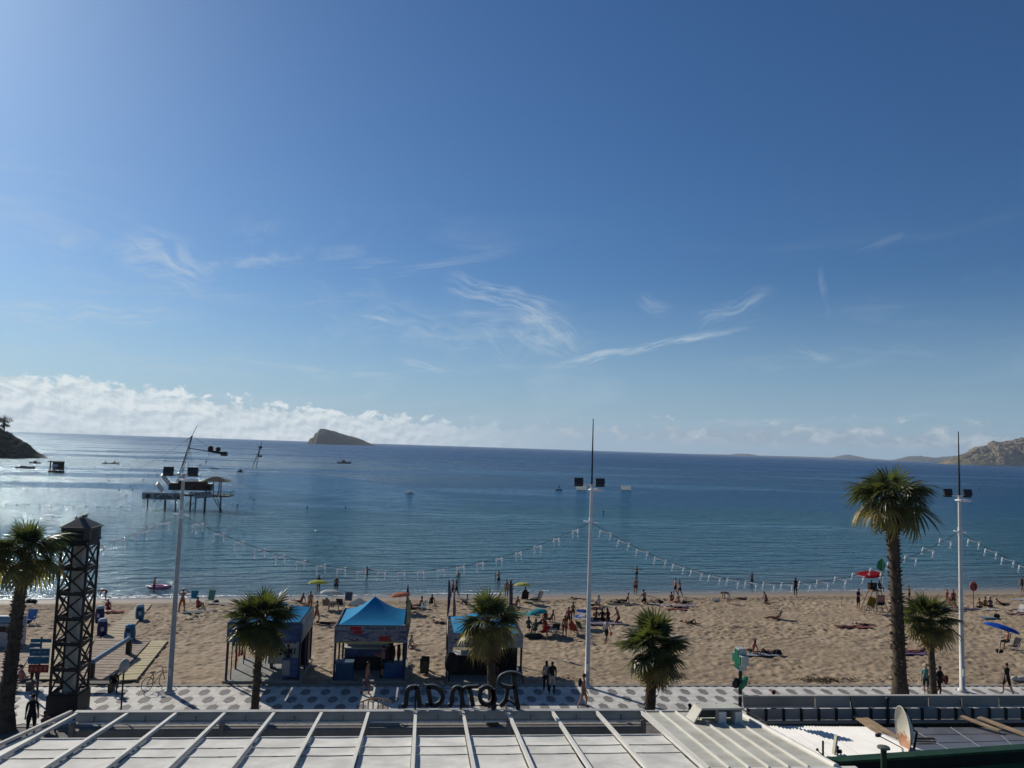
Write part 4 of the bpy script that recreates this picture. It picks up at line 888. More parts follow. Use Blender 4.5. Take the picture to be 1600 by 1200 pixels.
put_text('JET',.38,mat('faint_print',(.05,.05,.055)),cC,(.45,-.43,.55),name='lettering_jet')
box_thing('cabinet','tall black cabinet at the right side of the jet ski kiosk','cabinet',(5.25,46.3,.14),[('body',(0,0,1.0),(.75,.9,2.0),bk),('door',(0,-.47,1.0),(.65,.03,1.8),blkc)])
for i,(x,y,l) in enumerate(((-10.35,45.3,'hanging swimwear and towels in red, green and orange on the left kiosk'),)):
    t=thing('clothes_rack',l,'clothes rack',(x,y,.14)); MB().tube([(0,-.4,2.3),(0,2.6,2.5)],.025,6).build('rail',bk,t); MB().tube([(0,-.4,0),(0,-.4,2.3)],.03,6).build('upright',bk,t); MB().tube([(0,2.6,0),(0,2.6,2.5)],.03,6).build('upright',bk,t)
    for j in range(9):
        cl=[(.02,.10,.03),(.3,.03,.02),(.03,.12,.05),(.45,.09,.03),(.02,.07,.03),(.25,.02,.03),(.05,.16,.07),(.5,.25,.2),(.03,.06,.02)][j]; s=MB(); h=.55+.35*(j*37%5)/5; z1=2.35-.1*(j%3)-(.75 if j%2 else 0); yy=-.3+j*.33
        s.box((.05+.1*(j%2),yy,z1-h/2),(.07,.34,h),taper=.5); s.build('garment',mat('garment_%d'%j,cl,.85,.3,5),t)
t=thing('clothes_rack','dark red wetsuits hanging at the right of the middle kiosk','clothes rack',(-1.1,45.6,.14)); MB().tube([(-.9,0,1.55),(.3,0,1.8)],.02,6).build('rail',bk,t)
for j in range(4): 
    s=MB(); s.tube([(-.75+j*.3,0,1.6+j*.07),(-.73+j*.3,0,1.2),(-.75+j*.3,0,.75)],[.09,.12,.05],7); s.build('wetsuit',mat('wetsuit_%d'%(j%2),((.06,.012,.012),(.03,.012,.015))[j%2],.8),t)
t=thing('hanging_jacket','bulky black wetsuit jacket hanging on a stand at the left of the jet ski kiosk','jacket',(1.75,44.5,.0)); s=MB(); s.tube([(0,0,1.75),(0,0,1.55),(0,0,1.1),(0,0,.75)],[.12,.36,.38,.3],10); s.build('body',blkc,t); MB().tube([(-.08,0,0),(-.02,0,.8)],.03,6).build('leg',bk,t); MB().tube([(.14,0,0),(.02,0,.8)],.03,6).build('leg',bk,t)
# tall flags
def flag(label,px,py,top,col,w=.35,h=2.4,h0=None,mm=None):
    b=GS(px,py); zt=GY(px,top,b.y).z-b.z; t=thing('feather_flag',label,'flag',b); MB().tube([(0,0,0),(0,0,zt)],.025,6).build('pole',bk if mm is None else mm,t)
    s=MB(); n=8; pts=[]
    for i in range(n+1):
        f=i/n; z=zt-.05-h*f; ww=w*math.sin(PI*min(.93,f*.85+.12)); pts.append((.03*math.sin(f*5),0,z)); pts.append((.03*math.sin(f*5)+ww,.08*math.sin(f*6),z))
    s.add(pts,[(2*i,2*i+1,2*i+3,2*i+2) for i in range(n)],True); s.add([(p[0],p[1]+.012,p[2]) for p in pts],[(2*i+2,2*i+3,2*i+1,2*i) for i in range(n)],True); s.build('cloth',mat('flag_%s'%label[:12],col,.8,.5,2.5,col2=tuple(c*.4 for c in col)),t); return t
flag('tall slim purple beach flag left of the jet ski kiosk',697,1015,905,(.07,.055,.14),.16,2.8)
flag('mottled beach flag with white print just right of the purple one',706,1012,930,(.22,.2,.24),.16,2.6)
flag('tall purple and grey flag behind the right side of the yellowing palm',794,1012,906,(.09,.06,.12),.2,3.0)
flag('yellow patterned feather flag at the right post of the middle kiosk',630,1068,930,(.38,.36,.2),.26,2.9)
flag('white leaf-shaped banner at the left corner of the jet ski kiosk',697,1071,968,(.35,.35,.36),.34,2.6)
# A-frame board
b=GS(663,1052); t=thing('sandwich_board','small dark A-frame board with a pale print standing alone on the sand','board',b,R(-8))
for sgn,nm in((-1,'front_leaf'),(1,'back_leaf')): MB().box((0,sgn*.16,.46),(.5,.03,.95),rot=Matrix.Rotation(R(-sgn*14),3,'X')).build(nm,mat('aframe_dark',(.04,.035,.03),.6),t)
MB().box((0,-.19,.44),(.36,.012,.7),rot=Matrix.Rotation(R(14),3,'X')).build('print',mat('aframe_print',(.17,.14,.10),.6,.6,5,col2=(.05,.05,.04)),t)
# wooden seat by the roof
b=G(586,1122); t=thing('wooden_bench','curved slatted wooden bench end rising just above the pergola edge','bench',b); ws=mat('varnished_wood',(.38,.25,.12),.5,.3,3)
for i in range(6): MB().box((-.6+i*.24,.0,.66-.05*abs(i-2.5)*.6),(.06,.05,.42)).build('back_slat',ws,t)
MB().tube([(-.75,0,.75),(-.4,0,.88),(0,0,.93),(.4,0,.9),(.75,0,.78)],.04,6).build('top_rail',ws,t); MB().box((0,-.3,.42),(1.5,.55,.05)).build('seat',ws,t)
for x in(-.68,.68): MB().box((x,-.25,.21),(.07,.5,.42)).build('leg',ws,t)
# ------------------------------------------------------------ bins, benches, rail, signposts, bicycle
def bin_(label,px,py,h,w,col,lidc,grp='beach litter bins',G_=GS):
    b=G_(px,py); t=thing('litter_bin',label,'bin',b,R(random.uniform(-10,10)),grp); m=mat('bin_%s'%col[0],col[1],.4,.2,3); s=MB(); s.tube([(0,0,0),(0,0,.06),(0,0,h*.5),(0,0,h*.86)],[w*.42,w*.5,w*.53,w*.44],12); s.build('body',m,t)
    s=MB(); s.tube([(0,0,h*.86),(0,0,h*.93),(0,0,h)],[w*.47,w*.45,w*.28],12); s.build('lid',lidc,t); MB().box((0,-w*.46,h*.72),(w*.5,.05,h*.12)).build('slot',bk,t); MB().box((w*.12,-w*.52,h*.45),(w*.3,.02,h*.22)).build('sticker',whp,t); return t
bb=('blue',(.012,.11,.22)); nb_=('navy',(.008,.010,.09)); pl=mat('bin_pale_lid',(.35,.42,.46),.35)
bin_('blue bin standing alone halfway up the narrow board path',218,968,1.15,.62,bb,pl); bin_('blue bin behind the upper end of the blue handrail',202,1004,1.2,.68,bb,mat('bin_blue_lid',(.03,.16,.26),.35))
bin_('navy bin farther one of the pair just right of the lattice tower',155,972,1.2,.62,nb_,pl); bin_('navy bin nearer one of the pair, with a white sticker',159,994,1.2,.64,nb_,pl)
hr=thing('handrail','thick blue-grey handrail slanting up the wooden platform right of the tower','handrail',(-17.8,45.3,0)); hm=mat('handrail_blue_grey',(.10,.17,.24),.35,.2,3); s=MB(); s.tube([(0,0,.95),(-.1,5.5,.86)],.13,8); s.build('rail',hm,hr); MB().box((-.1,5.5,.35),(.28,.28,.95)).build('end_post',bk,hr); MB().box((0,0,.4),(.22,.22,.9)).build('end_post',bk,hr)
bem=mat('bench_stone',(.09,.08,.07),.8,.2)
def bench(label,p,w,rz=0):
    t=thing('bench',label,'bench',p,rz,'low promenade benches'); MB().box((0,0,.42),(w,.5,.09)).build('seat',bem,t)
    for x in(-w/2+.35,w/2-.35): MB().box((x,0,.19),(.24,.42,.38)).build('leg',bem,t)
bench('low dark bench right of the lattice tower with a person hunched on its end',G(152,1080),2.1); bench('low dark bench at far left behind the palm trunk',G(26,1078),2.0)
# direction signpost
b=G(57,1096); t=thing('signpost','tall post with blue direction panels over a red panel, left of the tower','signpost',b); bsm=mat('sign_blue',(.012,.10,.20),.5,.3,4); MB().tube([(0,0,0),(0,0,3.15)],.05,8).build('post',navp,t)
for z,w,h,dx,m in((2.98,.98,.18,.02,bsm),(2.76,.55,.2,-.22,bsm),(2.42,.94,.36,0,bsm),(2.02,1.0,.34,-.03,bsm)): MB().box((dx,-.07,z),(w,.03,h)).build('blue_panel',m,t)
MB().box((-.0,-.07,1.62),(.95,.03,.38)).build('red_panel',mat('sign_red',(.16,.015,.015),.5),t)
for z in(2.22,2.6): MB().box((0,-.075,z),(1.0,.03,.025)).build('white_edge',whp,t)
pr_=mat('sign_print_pale',(.2,.22,.25),.6)
for q in range(4): MB().box((-.33+q*.22,-.09,1.62),(.12,.012,.2 if q%2 else .14)).build('pictogram',mat('pictogram_red_pale',(.28,.10,.09),.6),t)
for q in range(3): MB().box((-.25+q*.25,-.09,2.42),(.15,.012,.05)).build('panel_print',pr_,t)
b=G(188,1124); t=thing('round_sign_post','thin dark post with a round sign seen edge-on, right of the tower','sign',b); MB().tube([(0,0,0),(0,0,2.3)],.04,8).build('post',bk,t); s=MB(); s.lathe([(0,0),(.33,0),(.33,.03),(0,.03)],18); o=s.build('round_plate',gm2,t,(0,0,2.45)); o.rotation_euler=(PI/2,0,R(68))
b=GS(24,1060); t=thing('thin_pole','thin pale pole on the boardwalk just right of the left palm trunk','pole',b); MB().tube([(0,0,0),(0,0,2.6)],.03,6).build('shaft',gm2,t); MB().ball((0,0,2.62),.05).build('cap',gm2,t)
def bicycle(label,p,rz,col=(.01,.01,.012),k=1.0):
    t=thing('bicycle',label,'bicycle',p,rz); m=mat('bike_frame_%d'%int(col[0]*100),col,.35); ty=mat('tyre_black',(.012,.012,.012),.8); r=.34*k
    for x in(-.52*k,.52*k):
        s=MB(); s.tube([(x+r*math.cos(a*2*PI/20),0,r+r*math.sin(a*2*PI/20)) for a in range(21)],.02,5,cap=False); w=s.build('wheel',ty,t)
        s=MB(); [s.tube([(x,0,r),(x+r*math.cos(a*PI/6),0,r+r*math.sin(a*PI/6))],.005,3) for a in range(12)]; s.build('spokes',gm2,w)
    P=lambda x,z:(x*k,0,z*k); s=MB()
    for a,b_ in((P(-.52,.34),P(-.1,.3)),(P(-.1,.3),P(-.22,.8)),(P(-.22,.8),P(-.52,.34)),(P(-.1,.3),P(.36,.75)),(P(-.2,.74),P(.34,.82)),(P(.36,.86),P(.52,.34))): s.tube([a,b_],.02,6)
    s.build('frame',m,t); MB().box(P(-.24,.86),(.26*k,.14*k,.05*k)).build('saddle',ty,t); MB().tube([(.30*k,-.28*k,1.0*k),(.36*k,-.1*k,.98*k),(.36*k,.1*k,.98*k),(.30*k,.28*k,1.0*k)],.018,5).build('handlebar',ty,t); MB().tube([P(.36,.86),P(.34,.98)],.018,5).build('stem',m,t); MB().tube([(-.1*k,-.12*k,.3*k),(-.1*k,.12*k,.3*k)],.03,6).build('pedal_axle',gm2,t); return t
bicycle('black bicycle parked at the foot of the left floodlight post',G(243,1076),R(58),k=1.05)
# ------------------------------------------------------------ people
V=Vector
def nrm(v): v=V(v); return v.normalized()
DEF=dict(pz=.93,tor=(0,0,1),head=(0,-.08,1),aL=((.16,.03,-1),(.06,-.2,-1)),aR=None,lL=((.05,-.02,-1),(.02,.04,-1)),lR=None,face=(0,-1,0))
def mir(p): return tuple((-a,b,c) for a,b,c in p)
POSES={
'stand':{}, 'stand_apart':dict(lL=((.16,0,-1),(.08,.04,-1)),aL=((.3,.1,-1),(.0,-.3,-1))),
'walk':dict(lL=((.02,-.42,-1),(.0,.05,-1)),lR=((-.02,.22,-1),(0,.55,-1)),aL=((.14,.32,-1),(.05,.1,-1)),aR=((-.14,-.30,-1),(-.05,-.6,-1))),
'walk2':dict(lL=((.02,.25,-1),(.0,.5,-1)),lR=((-.02,-.38,-1),(0,.1,-1)),aL=((.14,-.25,-1),(.05,-.7,-1)),aR=((-.14,.3,-1),(-.05,.05,-1)),tor=(0,-.08,1)),
'hands_head':dict(aL=((1,.1,.35),(-.75,-.05,.7)),lL=((.2,0,-1),(.12,.04,-1)),lR=((-.12,.1,-1),(-.04,.1,-1))),
'phone':dict(aL=((.12,-.25,-1),(-.35,-1,.35)),aR=((-.12,-.25,-1),(.35,-1,.35)),head=(0,-.35,1)),
'arms_out':dict(aL=((1,0,-.35),(1,-.2,-.1)),aR=((-1,0,-.5),(-.8,-.3,-.1))),
'arm_reach':dict(aL=((.5,-.9,-.1),(.5,-1,.0)),aR=((-.2,0,-1),(-.3,-.3,-1)),lL=((.1,-.1,-1),(0,0,-1)),tor=(.05,-.1,1)),
'bend':dict(tor=(0,-1,.22),head=(0,-1,-.2),aL=((.1,-.15,-1),(0,-.2,-1)),lL=((.12,-.25,-1),(.05,.25,-1))),
'bend_soft':dict(tor=(0,-.6,.8),head=(0,-.9,.4),aL=((.1,-.5,-.9),(0,-.4,-.9)),lL=((.12,-.2,-1),(.05,.2,-1))),
'sit_knees':dict(pz=.11,tor=(0,.12,1),lL=((.14,-1,.82),(.0,-.45,-1)),aL=((.15,-.7,-.7),(-.2,-1,.1))),
'sit_back':dict(pz=.11,tor=(0,.42,1),lL=((.12,-1,.10),(.05,-1,-.1)),aL=((.25,.35,-1),(.05,.1,-1)),head=(0,.1,1)),
'sit_cross':dict(pz=.11,tor=(0,-.12,1),lL=((.75,-1,.10),(-1,.1,-.08)),aL=((.15,-.35,-.9),(-.1,-1,-.2)),head=(0,-.4,1)),
'kneel':dict(pz=.30,tor=(0,-.35,1),lL=((.12,-.5,-.5),(.02,1,-.1)),aL=((.15,-.5,-.8),(0,-.7,-.6)),head=(0,-.5,1)),
'chair':dict(pz=.44,tor=(0,.18,1),lL=((.12,-1,.02),(.02,-.1,-1)),aL=((.2,-.35,-.9),(0,-1,.0)),face=(0,-1,0)),
'chair_fwd':dict(pz=.50,tor=(0,-.75,.75),head=(0,-1,.25),lL=((.12,-1,-.02),(.02,.1,-1)),aL=((.1,-.6,-.7),(-.05,-.5,-.6))),
'lounge':dict(pz=.22,tor=(0,1,.75),head=(0,.55,1),lL=((.08,-1,.28),(.04,-1,-.35)),aL=((.25,-.3,-.8),(-.1,-.9,.1))),
'lie_back':dict(pz=.12,tor=(0,1,.03),head=(0,1,.12),lL=((.08,-1,0),(.03,-1,0)),aL=((.3,-.9,0),(0,-1,0)),face=(0,0,1)),
'lie_knee':dict(pz=.12,tor=(0,1,.06),head=(0,1,.2),lL=((.08,-1,.95),(.03,-.45,-1)),lR=((-.08,-1,0),(-.03,-1,0)),aL=((.5,-.7,0),(-.6,-.3,.35)),face=(0,0,1)),
'lie_front':dict(pz=.12,tor=(0,1,.10),head=(0,1,.35),lL=((.07,-1,0),(.03,-1,0)),aL=((.6,.5,-.1),(-.4,1,-.1)),face=(0,0,-1)),
'prop':dict(pz=.12,tor=(0,1,.55),head=(0,.6,1),lL=((.07,-1,0),(.03,-1,.0)),aL=((.2,.35,-1),(.1,-1,-.05)),face=(0,-1,0)),
'swim':dict(pz=.95,aL=((1,-.3,-.2),(.7,-.8,-.2))),
'carry':dict(aL=((.3,-.5,-.5),(-.3,-1,.3)),aR=((-.3,-.5,-.5),(.3,-1,.3))),
}
SKINM={k:mat('skin_'+k,c,.55,.12,9,spec=.3) for k,c in (('light',(.40,.24,.17)),('tan',(.26,.135,.085)),('brown',(.16,.08,.05)),('red',(.36,.16,.11)),('dark',(.07,.038,.025)))}
eyem=mat('eye_dark',(.02,.015,.012),.3); lipm=mat('lip',(.22,.07,.06),.5)
hairc={'black':mat('hair_black',(.012,.010,.009),.6,.3,20),'brown':mat('hair_brown',(.05,.028,.015),.6,.3,20),'blond':mat('hair_blond',(.30,.20,.09),.6,.3,20),'grey':mat('hair_grey',(.25,.24,.23),.6,.3,20)}
def cloth(c):
    if c is None: return None
    key='cloth_%02x%02x%02x'%tuple(int(min(1,q)*255) for q in c); return mat(key,c,.85,.2,12)
BM={}
def body(pose,fem):
    k=(pose,fem)
    if k in BM: return BM[k]
    P=dict(DEF); P.update(POSES[pose]); P['aR']=P['aR'] or mir(P['aL']); P['lR']=P['lR'] or mir(P['lL'])
    verts=[];rad=[];edges=[];bone=[]
    def v(p,r): verts.append(V(p)); rad.append(r); return len(verts)-1
    def e(a,b,tagn): edges.append((a,b)); bone.append((verts[a],verts[b],tagn))
    T=nrm(P['tor']); pel=V((0,0,P['pz'])); w=.9 if fem else 1.0; side=V((1,0,0)); fwd=side.cross(T)*-1
    if fwd.length<.1: fwd=V((0,-1,0))
    p0=v(pel,.135); p1=v(pel+T*.16,.112*w); p2=v(pel+T*.34,.135*w); p3=v(pel+T*.47,.095); H=nrm(P['head'])
    nk=v(pel+T*.49+H*.07,.052); e(p0,p1,7); e(p1,p2,7 if fem else 1); e(p2,p3,1); e(p3,nk,0)
    hb=v(verts[nk]+H*.07,.072); hm=v(verts[nk]+H*.13,.082); ht=v(verts[nk]+H*.20,.068); e(nk,hb,0); e(hb,hm,0); e(hm,ht,0)
    hands=[]
    for sg,A in((1,P['aL']),(-1,P['aR'])):
        sh=v(verts[p3]+side*sg*.165*w-T*.03,.062*w); e(p3,sh,1); el=v(verts[sh]+nrm(A[0])*.28,.040*w); e(sh,el,3); wr=v(verts[el]+nrm(A[1])*.25,.027*w); e(el,wr,10); hd=v(verts[wr]+nrm(A[1])*.07,.034*w); e(wr,hd,10); hands.append((verts[wr],verts[hd],nrm(A[1]),sg))
    for sg,Lg in((1,P['lL']),(-1,P['lR'])):
        hp=v(pel+side*sg*.095-T*.03,.10); e(p0,hp,2); m_=v(verts[hp]+nrm(Lg[0])*.2,.088); e(hp,m_,2); kn=v(verts[m_]+nrm(Lg[0])*.23,.058); e(m_,kn,4); cf=v(verts[kn]+nrm(Lg[1])*.13,.056); e(kn,cf,5); an=v(verts[cf]+nrm(Lg[1])*.28,.036); e(cf,an,5)
        d=nrm(Lg[1]); f=V((0,-1,0)) if abs(d.y)<.75 else V((0,0,1)); f=(f-d*f.dot(d)).normalized(); f=(f+d*.25).normalized()
        if pose=='lie_front': f=V((0,-.8,-.1)).normalized()
        to=v(verts[an]+f*.15+d*.03,.03); e(an,to,6)
    me=bpy.data.meshes.new('person_body'); me.from_pydata(verts,edges,[]); ob=bpy.data.objects.new('tmp',me); COL.objects.link(ob)
    md=ob.modifiers.new('s','SKIN'); md.use_smooth_shade=True
    for i,sv in enumerate(me.skin_vertices[0].data): sv.radius=(rad[i]*1.1,rad[i]*1.1*(.82 if i in(p0,p1,p2,p3) else 1)); sv.use_root=(i==p0)
    ob.modifiers.new('ss','SUBSURF').levels=1
    bpy.context.view_layer.update(); m2=bpy.data.meshes.new_from_object(ob.evaluated_get(bpy.context.evaluated_depsgraph_get())); bpy.data.objects.remove(ob)
    s=MB(); s.v=[tuple(q.co) for q in m2.vertices]
    hc=(verts[hb]+verts[ht])*.5
    for p in m2.polygons:
        c=p.center; best=9;bt=0
        for a,b,tg in bone:
            ab=b-a; t=max(0,min(1,(c-a).dot(ab)/ab.length_squared)); dd=(c-a-ab*t).length-(.03 if tg in(1,7,2) else 0)
            if dd<best: best=dd;bt=tg
        s.f.append(list(p.vertices)); s.mi.append({10:0}.get(bt,bt)); s.sm.append(True)
    # fingers and thumb
    for wr,hd,d,sg in hands:
        x=d.cross(V((0,1,.2))).normalized(); y=x.cross(d).normalized(); s.cur=0
        for i,l in enumerate((.060,.075,.080,.072)):
            o=hd+x*(i-1.5)*.017+d*.005; s.tube([o,o+d*(l*.5+.02),o+d*(l*.9+.02)+y*-.02*sg],[.0095,.009,.006],5,cap=False)
        o=wr+d*.03-x*.025*sg; s.tube([o,o-x*.03*sg+d*.025,o-x*.035*sg+d*.06],[.011,.010,.007],5,cap=False)
    # face
    F=V(P['face']); F=(F-H*F.dot(H)); F=F.normalized() if F.length>.1 else V((0,-1,0)); X_=H.cross(F).normalized(); hm_=verts[hm]
    s.cur=0; s.add([hm_+F*.076+H*.01,hm_+F*.105-H*.022,hm_+F*.078-H*.03+X_*.014,hm_+F*.078-H*.03-X_*.014],[(0,1,2),(0,3,1),(1,3,2)],True)
    for sg in(1,-1): s.ball(hm_+X_*.082*sg-H*.005,(.012,.018,.026),6,4)
    s.cur=8
    for sg in(1,-1): s.ball(hm_+F*.078+X_*.028*sg+H*.012,.011,6,4)
    s.cur=9; s.ball(hm_+F*.074-H*.05,(.022,.008,.008) if abs(F.z)<.5 else (.022,.008,.008),6,4)
    dummy=[SKINM['tan']]*8+[eyem,lipm]; m3=s.mesh('person_body',dummy); bpy.data.meshes.remove(m2)
    info=(hm_.copy(),H.copy(),F.copy(),X_.copy(),min(q[2] for q in s.v),V(verts[p2]),T.copy(),[h[1].copy() for h in hands])
    BM[k]=(m3,info); return BM[k]
HM={}
def hairmesh(kind,pose,fem,info,col):
    k=(kind,pose,fem,col)
    if k in HM: return HM[k]
    hm,H,F,X_=info[:4]; s=MB(); B=Matrix((X_,F,H)).transposed()
    def bl(c,r,n=10,m=6,zmin=None):
        t=MB(); t.ball((0,0,0),r,n,m); vs=[hm+B@(V(q)+V(c)) for q in t.v]; s.add(vs,t.f,True)
    if kind=='short': bl((0,-.018,.03),(.086,.088,.085))
    elif kind=='long': bl((0,-.02,.03),(.090,.092,.088)); bl((0,-.075,-.07),(.075,.04,.13))
    elif kind=='bun': bl((0,-.018,.03),(.087,.09,.086)); bl((0,-.10,.07),(.04,.04,.04))
    elif kind=='bald': bl((0,-.05,-.01),(.080,.05,.045))
    HM[k]=s.mesh('hair',hairc[col]); return HM[k]
def hatmesh(info,kind):
    hm,H,F,X_=info[:4]; s=MB(); B=Matrix((X_,F,H)).transposed(); t=MB()
    if kind=='brim': t.lathe([(.19,.045),(.10,.06),(.095,.13),(.05,.155),(0,.16)],14); t.lathe([(.19,.04),(.0,.05)],14)
    else: t.lathe([(.096,.03),(.095,.09),(.06,.13),(0,.14)],12); t.add([(-.07,.07,.035),(.07,.07,.035),(.05,.16,.025),(-.05,.16,.025)],[(0,1,2,3)])
    s.add([hm+B@V(q) for q in t.v],t.f,True); return s
def person(label,p,pose='stand',f=0,skin='tan',fem=False,top=None,bot=(.03,.03,.04),hair='short',hc='black',arms=None,thigh=None,shin=None,feet=None,belly='top',hat=None,scale=1.0,group=None,sink=0,bag=None,lean=None):
    me,info=body(pose,fem); o=mk('person',me,None); tag(o,label,'person',group)
    sk=SKINM[skin]; T=cloth(top) or sk; ms=[sk,T,cloth(bot) or sk,cloth(arms) or sk,cloth(thigh) or sk,cloth(shin) or sk,cloth(feet) or sk,(T if belly=='top' else (cloth(belly) if belly else sk)),eyem,lipm]
    for i,m in enumerate(ms): o.material_slots[i].link='OBJECT'; o.material_slots[i].material=m
    o.location=V(p)+V((0,0,-info[4]*scale-sink)); o.rotation_euler=(0,0,R(f)); k=scale*(.95 if fem else 1.0); o.scale=(k,k,k)
    if hair: mk('hair',hairmesh(hair,pose,fem,info,hc),o)
    if hat: hatmesh(info,hat[0]).build('hat',cloth(hat[1]),o)
    if bag=='backpack':
        s=MB(); c=info[5]+V((0,.19,.02)); s.ball(c,(.16,.10,.23),10,6); s.build('backpack',cloth((.02,.02,.025)),o)
    elif bag: 
        s=MB(); c=info[7][1]+V((-.02,0,-.18)); s.ball(c,(.10,.07,.15),8,5); s.tube([c+V((0,0,.12)),info[7][1]],.008,4); b_=s.build('bag',cloth(bag),None); tag(b_,'small bag held by the '+label.split(' standing')[0][:60],'bag'); b_.matrix_world=Matrix.Translation(o.location)@Matrix.Rotation(R(f),4,'Z')@Matrix.Scale(k,4)
        b_['label']=' '.join(('bag carried by '+label).split()[:16])
    return o
def SEAP(px,py): return G(px,py,SEA)
gw='walkers on the promenade'; BLK=(.012,.012,.014); WHT=(.5,.5,.48); RED=(.30,.03,.03); NAV=(.012,.015,.05)
PR=G
person('man all in black clothes standing on the street left of the tower',PR(47,1152),'stand',200,'tan',top=BLK,arms=BLK,bot=BLK,thigh=BLK,shin=(.04,.04,.04),feet=BLK,scale=1.06)
person('shirtless tanned person crouching against the base of the lattice tower',PR(70,1145),'sit_knees',60,'brown',bot=BLK)
person('person in dark clothes hunched forward on the bench right of the tower',PR(176,1079),'chair_fwd',25,'brown',top=BLK,arms=BLK,bot=BLK,thigh=BLK,feet=BLK)
person('person in a pink top seated on the far left bench',PR(33,1078),'chair',150,'light',top=(.30,.12,.13),arms=(.30,.12,.13),bot=(.15,.15,.16))
person('person in grey shirt and black shorts standing by the blue signpost',PR(52,1076),'stand',190,'light',top=(.17,.15,.15),arms=(.17,.15,.15),bot=BLK,thigh=BLK,feet=BLK)
person('woman in a white top with a pale bag on the promenade, left of the couple',PR(853,1081),'stand',170,'brown',True,top=(.34,.28,.28),bot=BLK,thigh=BLK,shin=BLK,hair='long',feet=BLK,scale=1.0,bag=(.34,.32,.30),group=gw)
person('man in a black shirt and cream shorts with black leggings, right of the couple',PR(862,1085),'stand',185,'dark',top=BLK,arms=BLK,bot=(.38,.34,.28),thigh=(.38,.34,.28),shin=BLK,feet=BLK,hair='bald',scale=1.03,group=gw)
person('shirtless hiker striding right with a small black backpack beside the middle lamp',PR(911,1107),'walk',75,'red',bot=(.20,.13,.10),feet=(.05,.04,.04),hat=('cap',(.03,.03,.03)),bag='backpack',group=gw)
person('shirtless man in mauve shorts in front of the middle kiosk',PR(572,1086),'walk2',100,'red',bot=(.13,.09,.13),thigh=(.13,.09,.13),feet=BLK,group=gw)
person('shirtless man in black shorts standing inside the middle kiosk',V((-2.1,45.3,.14)),'carry',-80,'red',bot=BLK,thigh=BLK,feet=BLK)
person('man in green shirt and straw hat walking beside the small right palm',PR(1447,1086),'walk',-40,'light',top=(.12,.28,.25),arms=(.12,.28,.25),bot=(.03,.035,.04),thigh=(.03,.035,.04),hat=('brim',(.38,.32,.22)),group=gw)
person('dark figure half hidden just right of the small right palm trunk',PR(1468,1089),'walk2',20,'brown',top=BLK,arms=BLK,bot=BLK,thigh=BLK,group=gw)
person('person in black T-shirt and shorts walking alone at the far right of the promenade',PR(1574,1085),'walk',195,'red',top=BLK,arms=BLK,bot=BLK,thigh=BLK,feet=BLK,scale=1.03,group=gw)
person('person in a red cap whose head just shows over the right parapet',G(1208,1136),'stand',90,'brown',top=RED,arms=RED,hat=('cap',(.16,.02,.02)))
person('dark-haired person with only the head showing over the metal roof edge, left one',G(1077,1160),'stand',90,'dark',top=BLK,arms=BLK)
person('dark-haired person with only the head showing over the metal roof edge, right one',G(1093,1160),'stand',90,'dark',top=BLK,arms=BLK)
kz=.14
person('person in white shirt leaning on the jet ski kiosk counter beside the palm',V((3.75,45.2,kz)),'bend_soft',180,'light',top=(.42,.43,.46),arms=(.42,.43,.46),bot=BLK,thigh=BLK,shin=BLK)
person('dark figure in a wide hat inside the jet ski kiosk',V((4.85,45.5,kz)),'stand',200,'dark',top=BLK,arms=BLK,bot=BLK,thigh=BLK,shin=BLK,hat=('brim',(.01,.01,.01)))
person('person in crimson top inside the jet ski kiosk between palm and hat wearer',V((4.4,45.7,kz)),'stand',190,'tan',top=(.12,.01,.03),arms=(.12,.01,.03),bot=BLK,thigh=BLK)
person('small person in dark clothes standing inside the left kiosk by the boards',V((-7.5,46.0,kz)),'stand',30,'brown',top=NAV,arms=NAV,bot=BLK,thigh=BLK,scale=.92)
# beach people
gb_='people standing along the water edge'; gs_='sunbathers on the sand'
def B(label,px,py,*a,**k): k.setdefault('group',gs_); return person(label,GS(px,py),*a,**k)
def W_(label,px,py,sink,*a,**k): k.setdefault('group','bathers standing in the sea'); return person(label,SEAP(px,py)+V((0,0,0)),*a,sink=sink,**k)
B('naked-backed child bending at the water edge right of the lattice tower',165,938,'bend',-60,'red',bot=(.2,.06,.03),scale=.9)
B('sunbather in red sitting on red towels right of the lattice tower',168,955,'sit_knees',30,'red',top=RED,bot=RED)
B('sunbather lying on the red towels right of the lattice tower',174,958,'lie_back',80,'red',bot=RED)
W_('bather standing knee-deep beside the pink float',240,925,.35,'phone',100,'tan',bot=BLK)
B('man in orange shorts with both hands on his head',284,957,'hands_head',200,'tan',bot=(.34,.08,.02),thigh=(.34,.08,.02),scale=1.08)
B('person in red wrapped up beside the turquoise beach chair',309,951,'sit_knees',150,'brown',top=(.30,.06,.07),bot=BLK,scale=1.05)
B('dark person seated behind the left palm trunk with a parasol shade',31,968,'sit_cross',30,'brown',top=BLK,bot=BLK)
B('brown sunbather reclining left of the walking orange man',470,944,'sit_back',-120,'brown',bot=(.1,.02,.02))
B('tall tanned person in orange shorts behind the left kiosk roof',484,957,'stand',30,'tan',bot=(.34,.10,.03),thigh=(.34,.10,.03))
B('slim person with wet dark hair walking behind the left kiosk',494,974,'walk',60,'tan',bot=(.24,.08,.04))
B('person lying in black on the sand between left and middle kiosks',510,976,'lie_front',100,'brown',top=BLK,bot=BLK)
W_('person in black standing in shallow water above the white parasol',497,925,.1,'phone',40,'brown',top=BLK,bot=BLK)
W_('broad-backed bather behind the white parasol',525,921,.4,'stand',190,'brown',bot=BLK)
B('person resting under the white parasol',519,946,'lounge',90,'brown',bot=BLK)
B('dark figure sitting under the pink parasol',637,951,'sit_knees',160,'brown',top=BLK,bot=BLK)
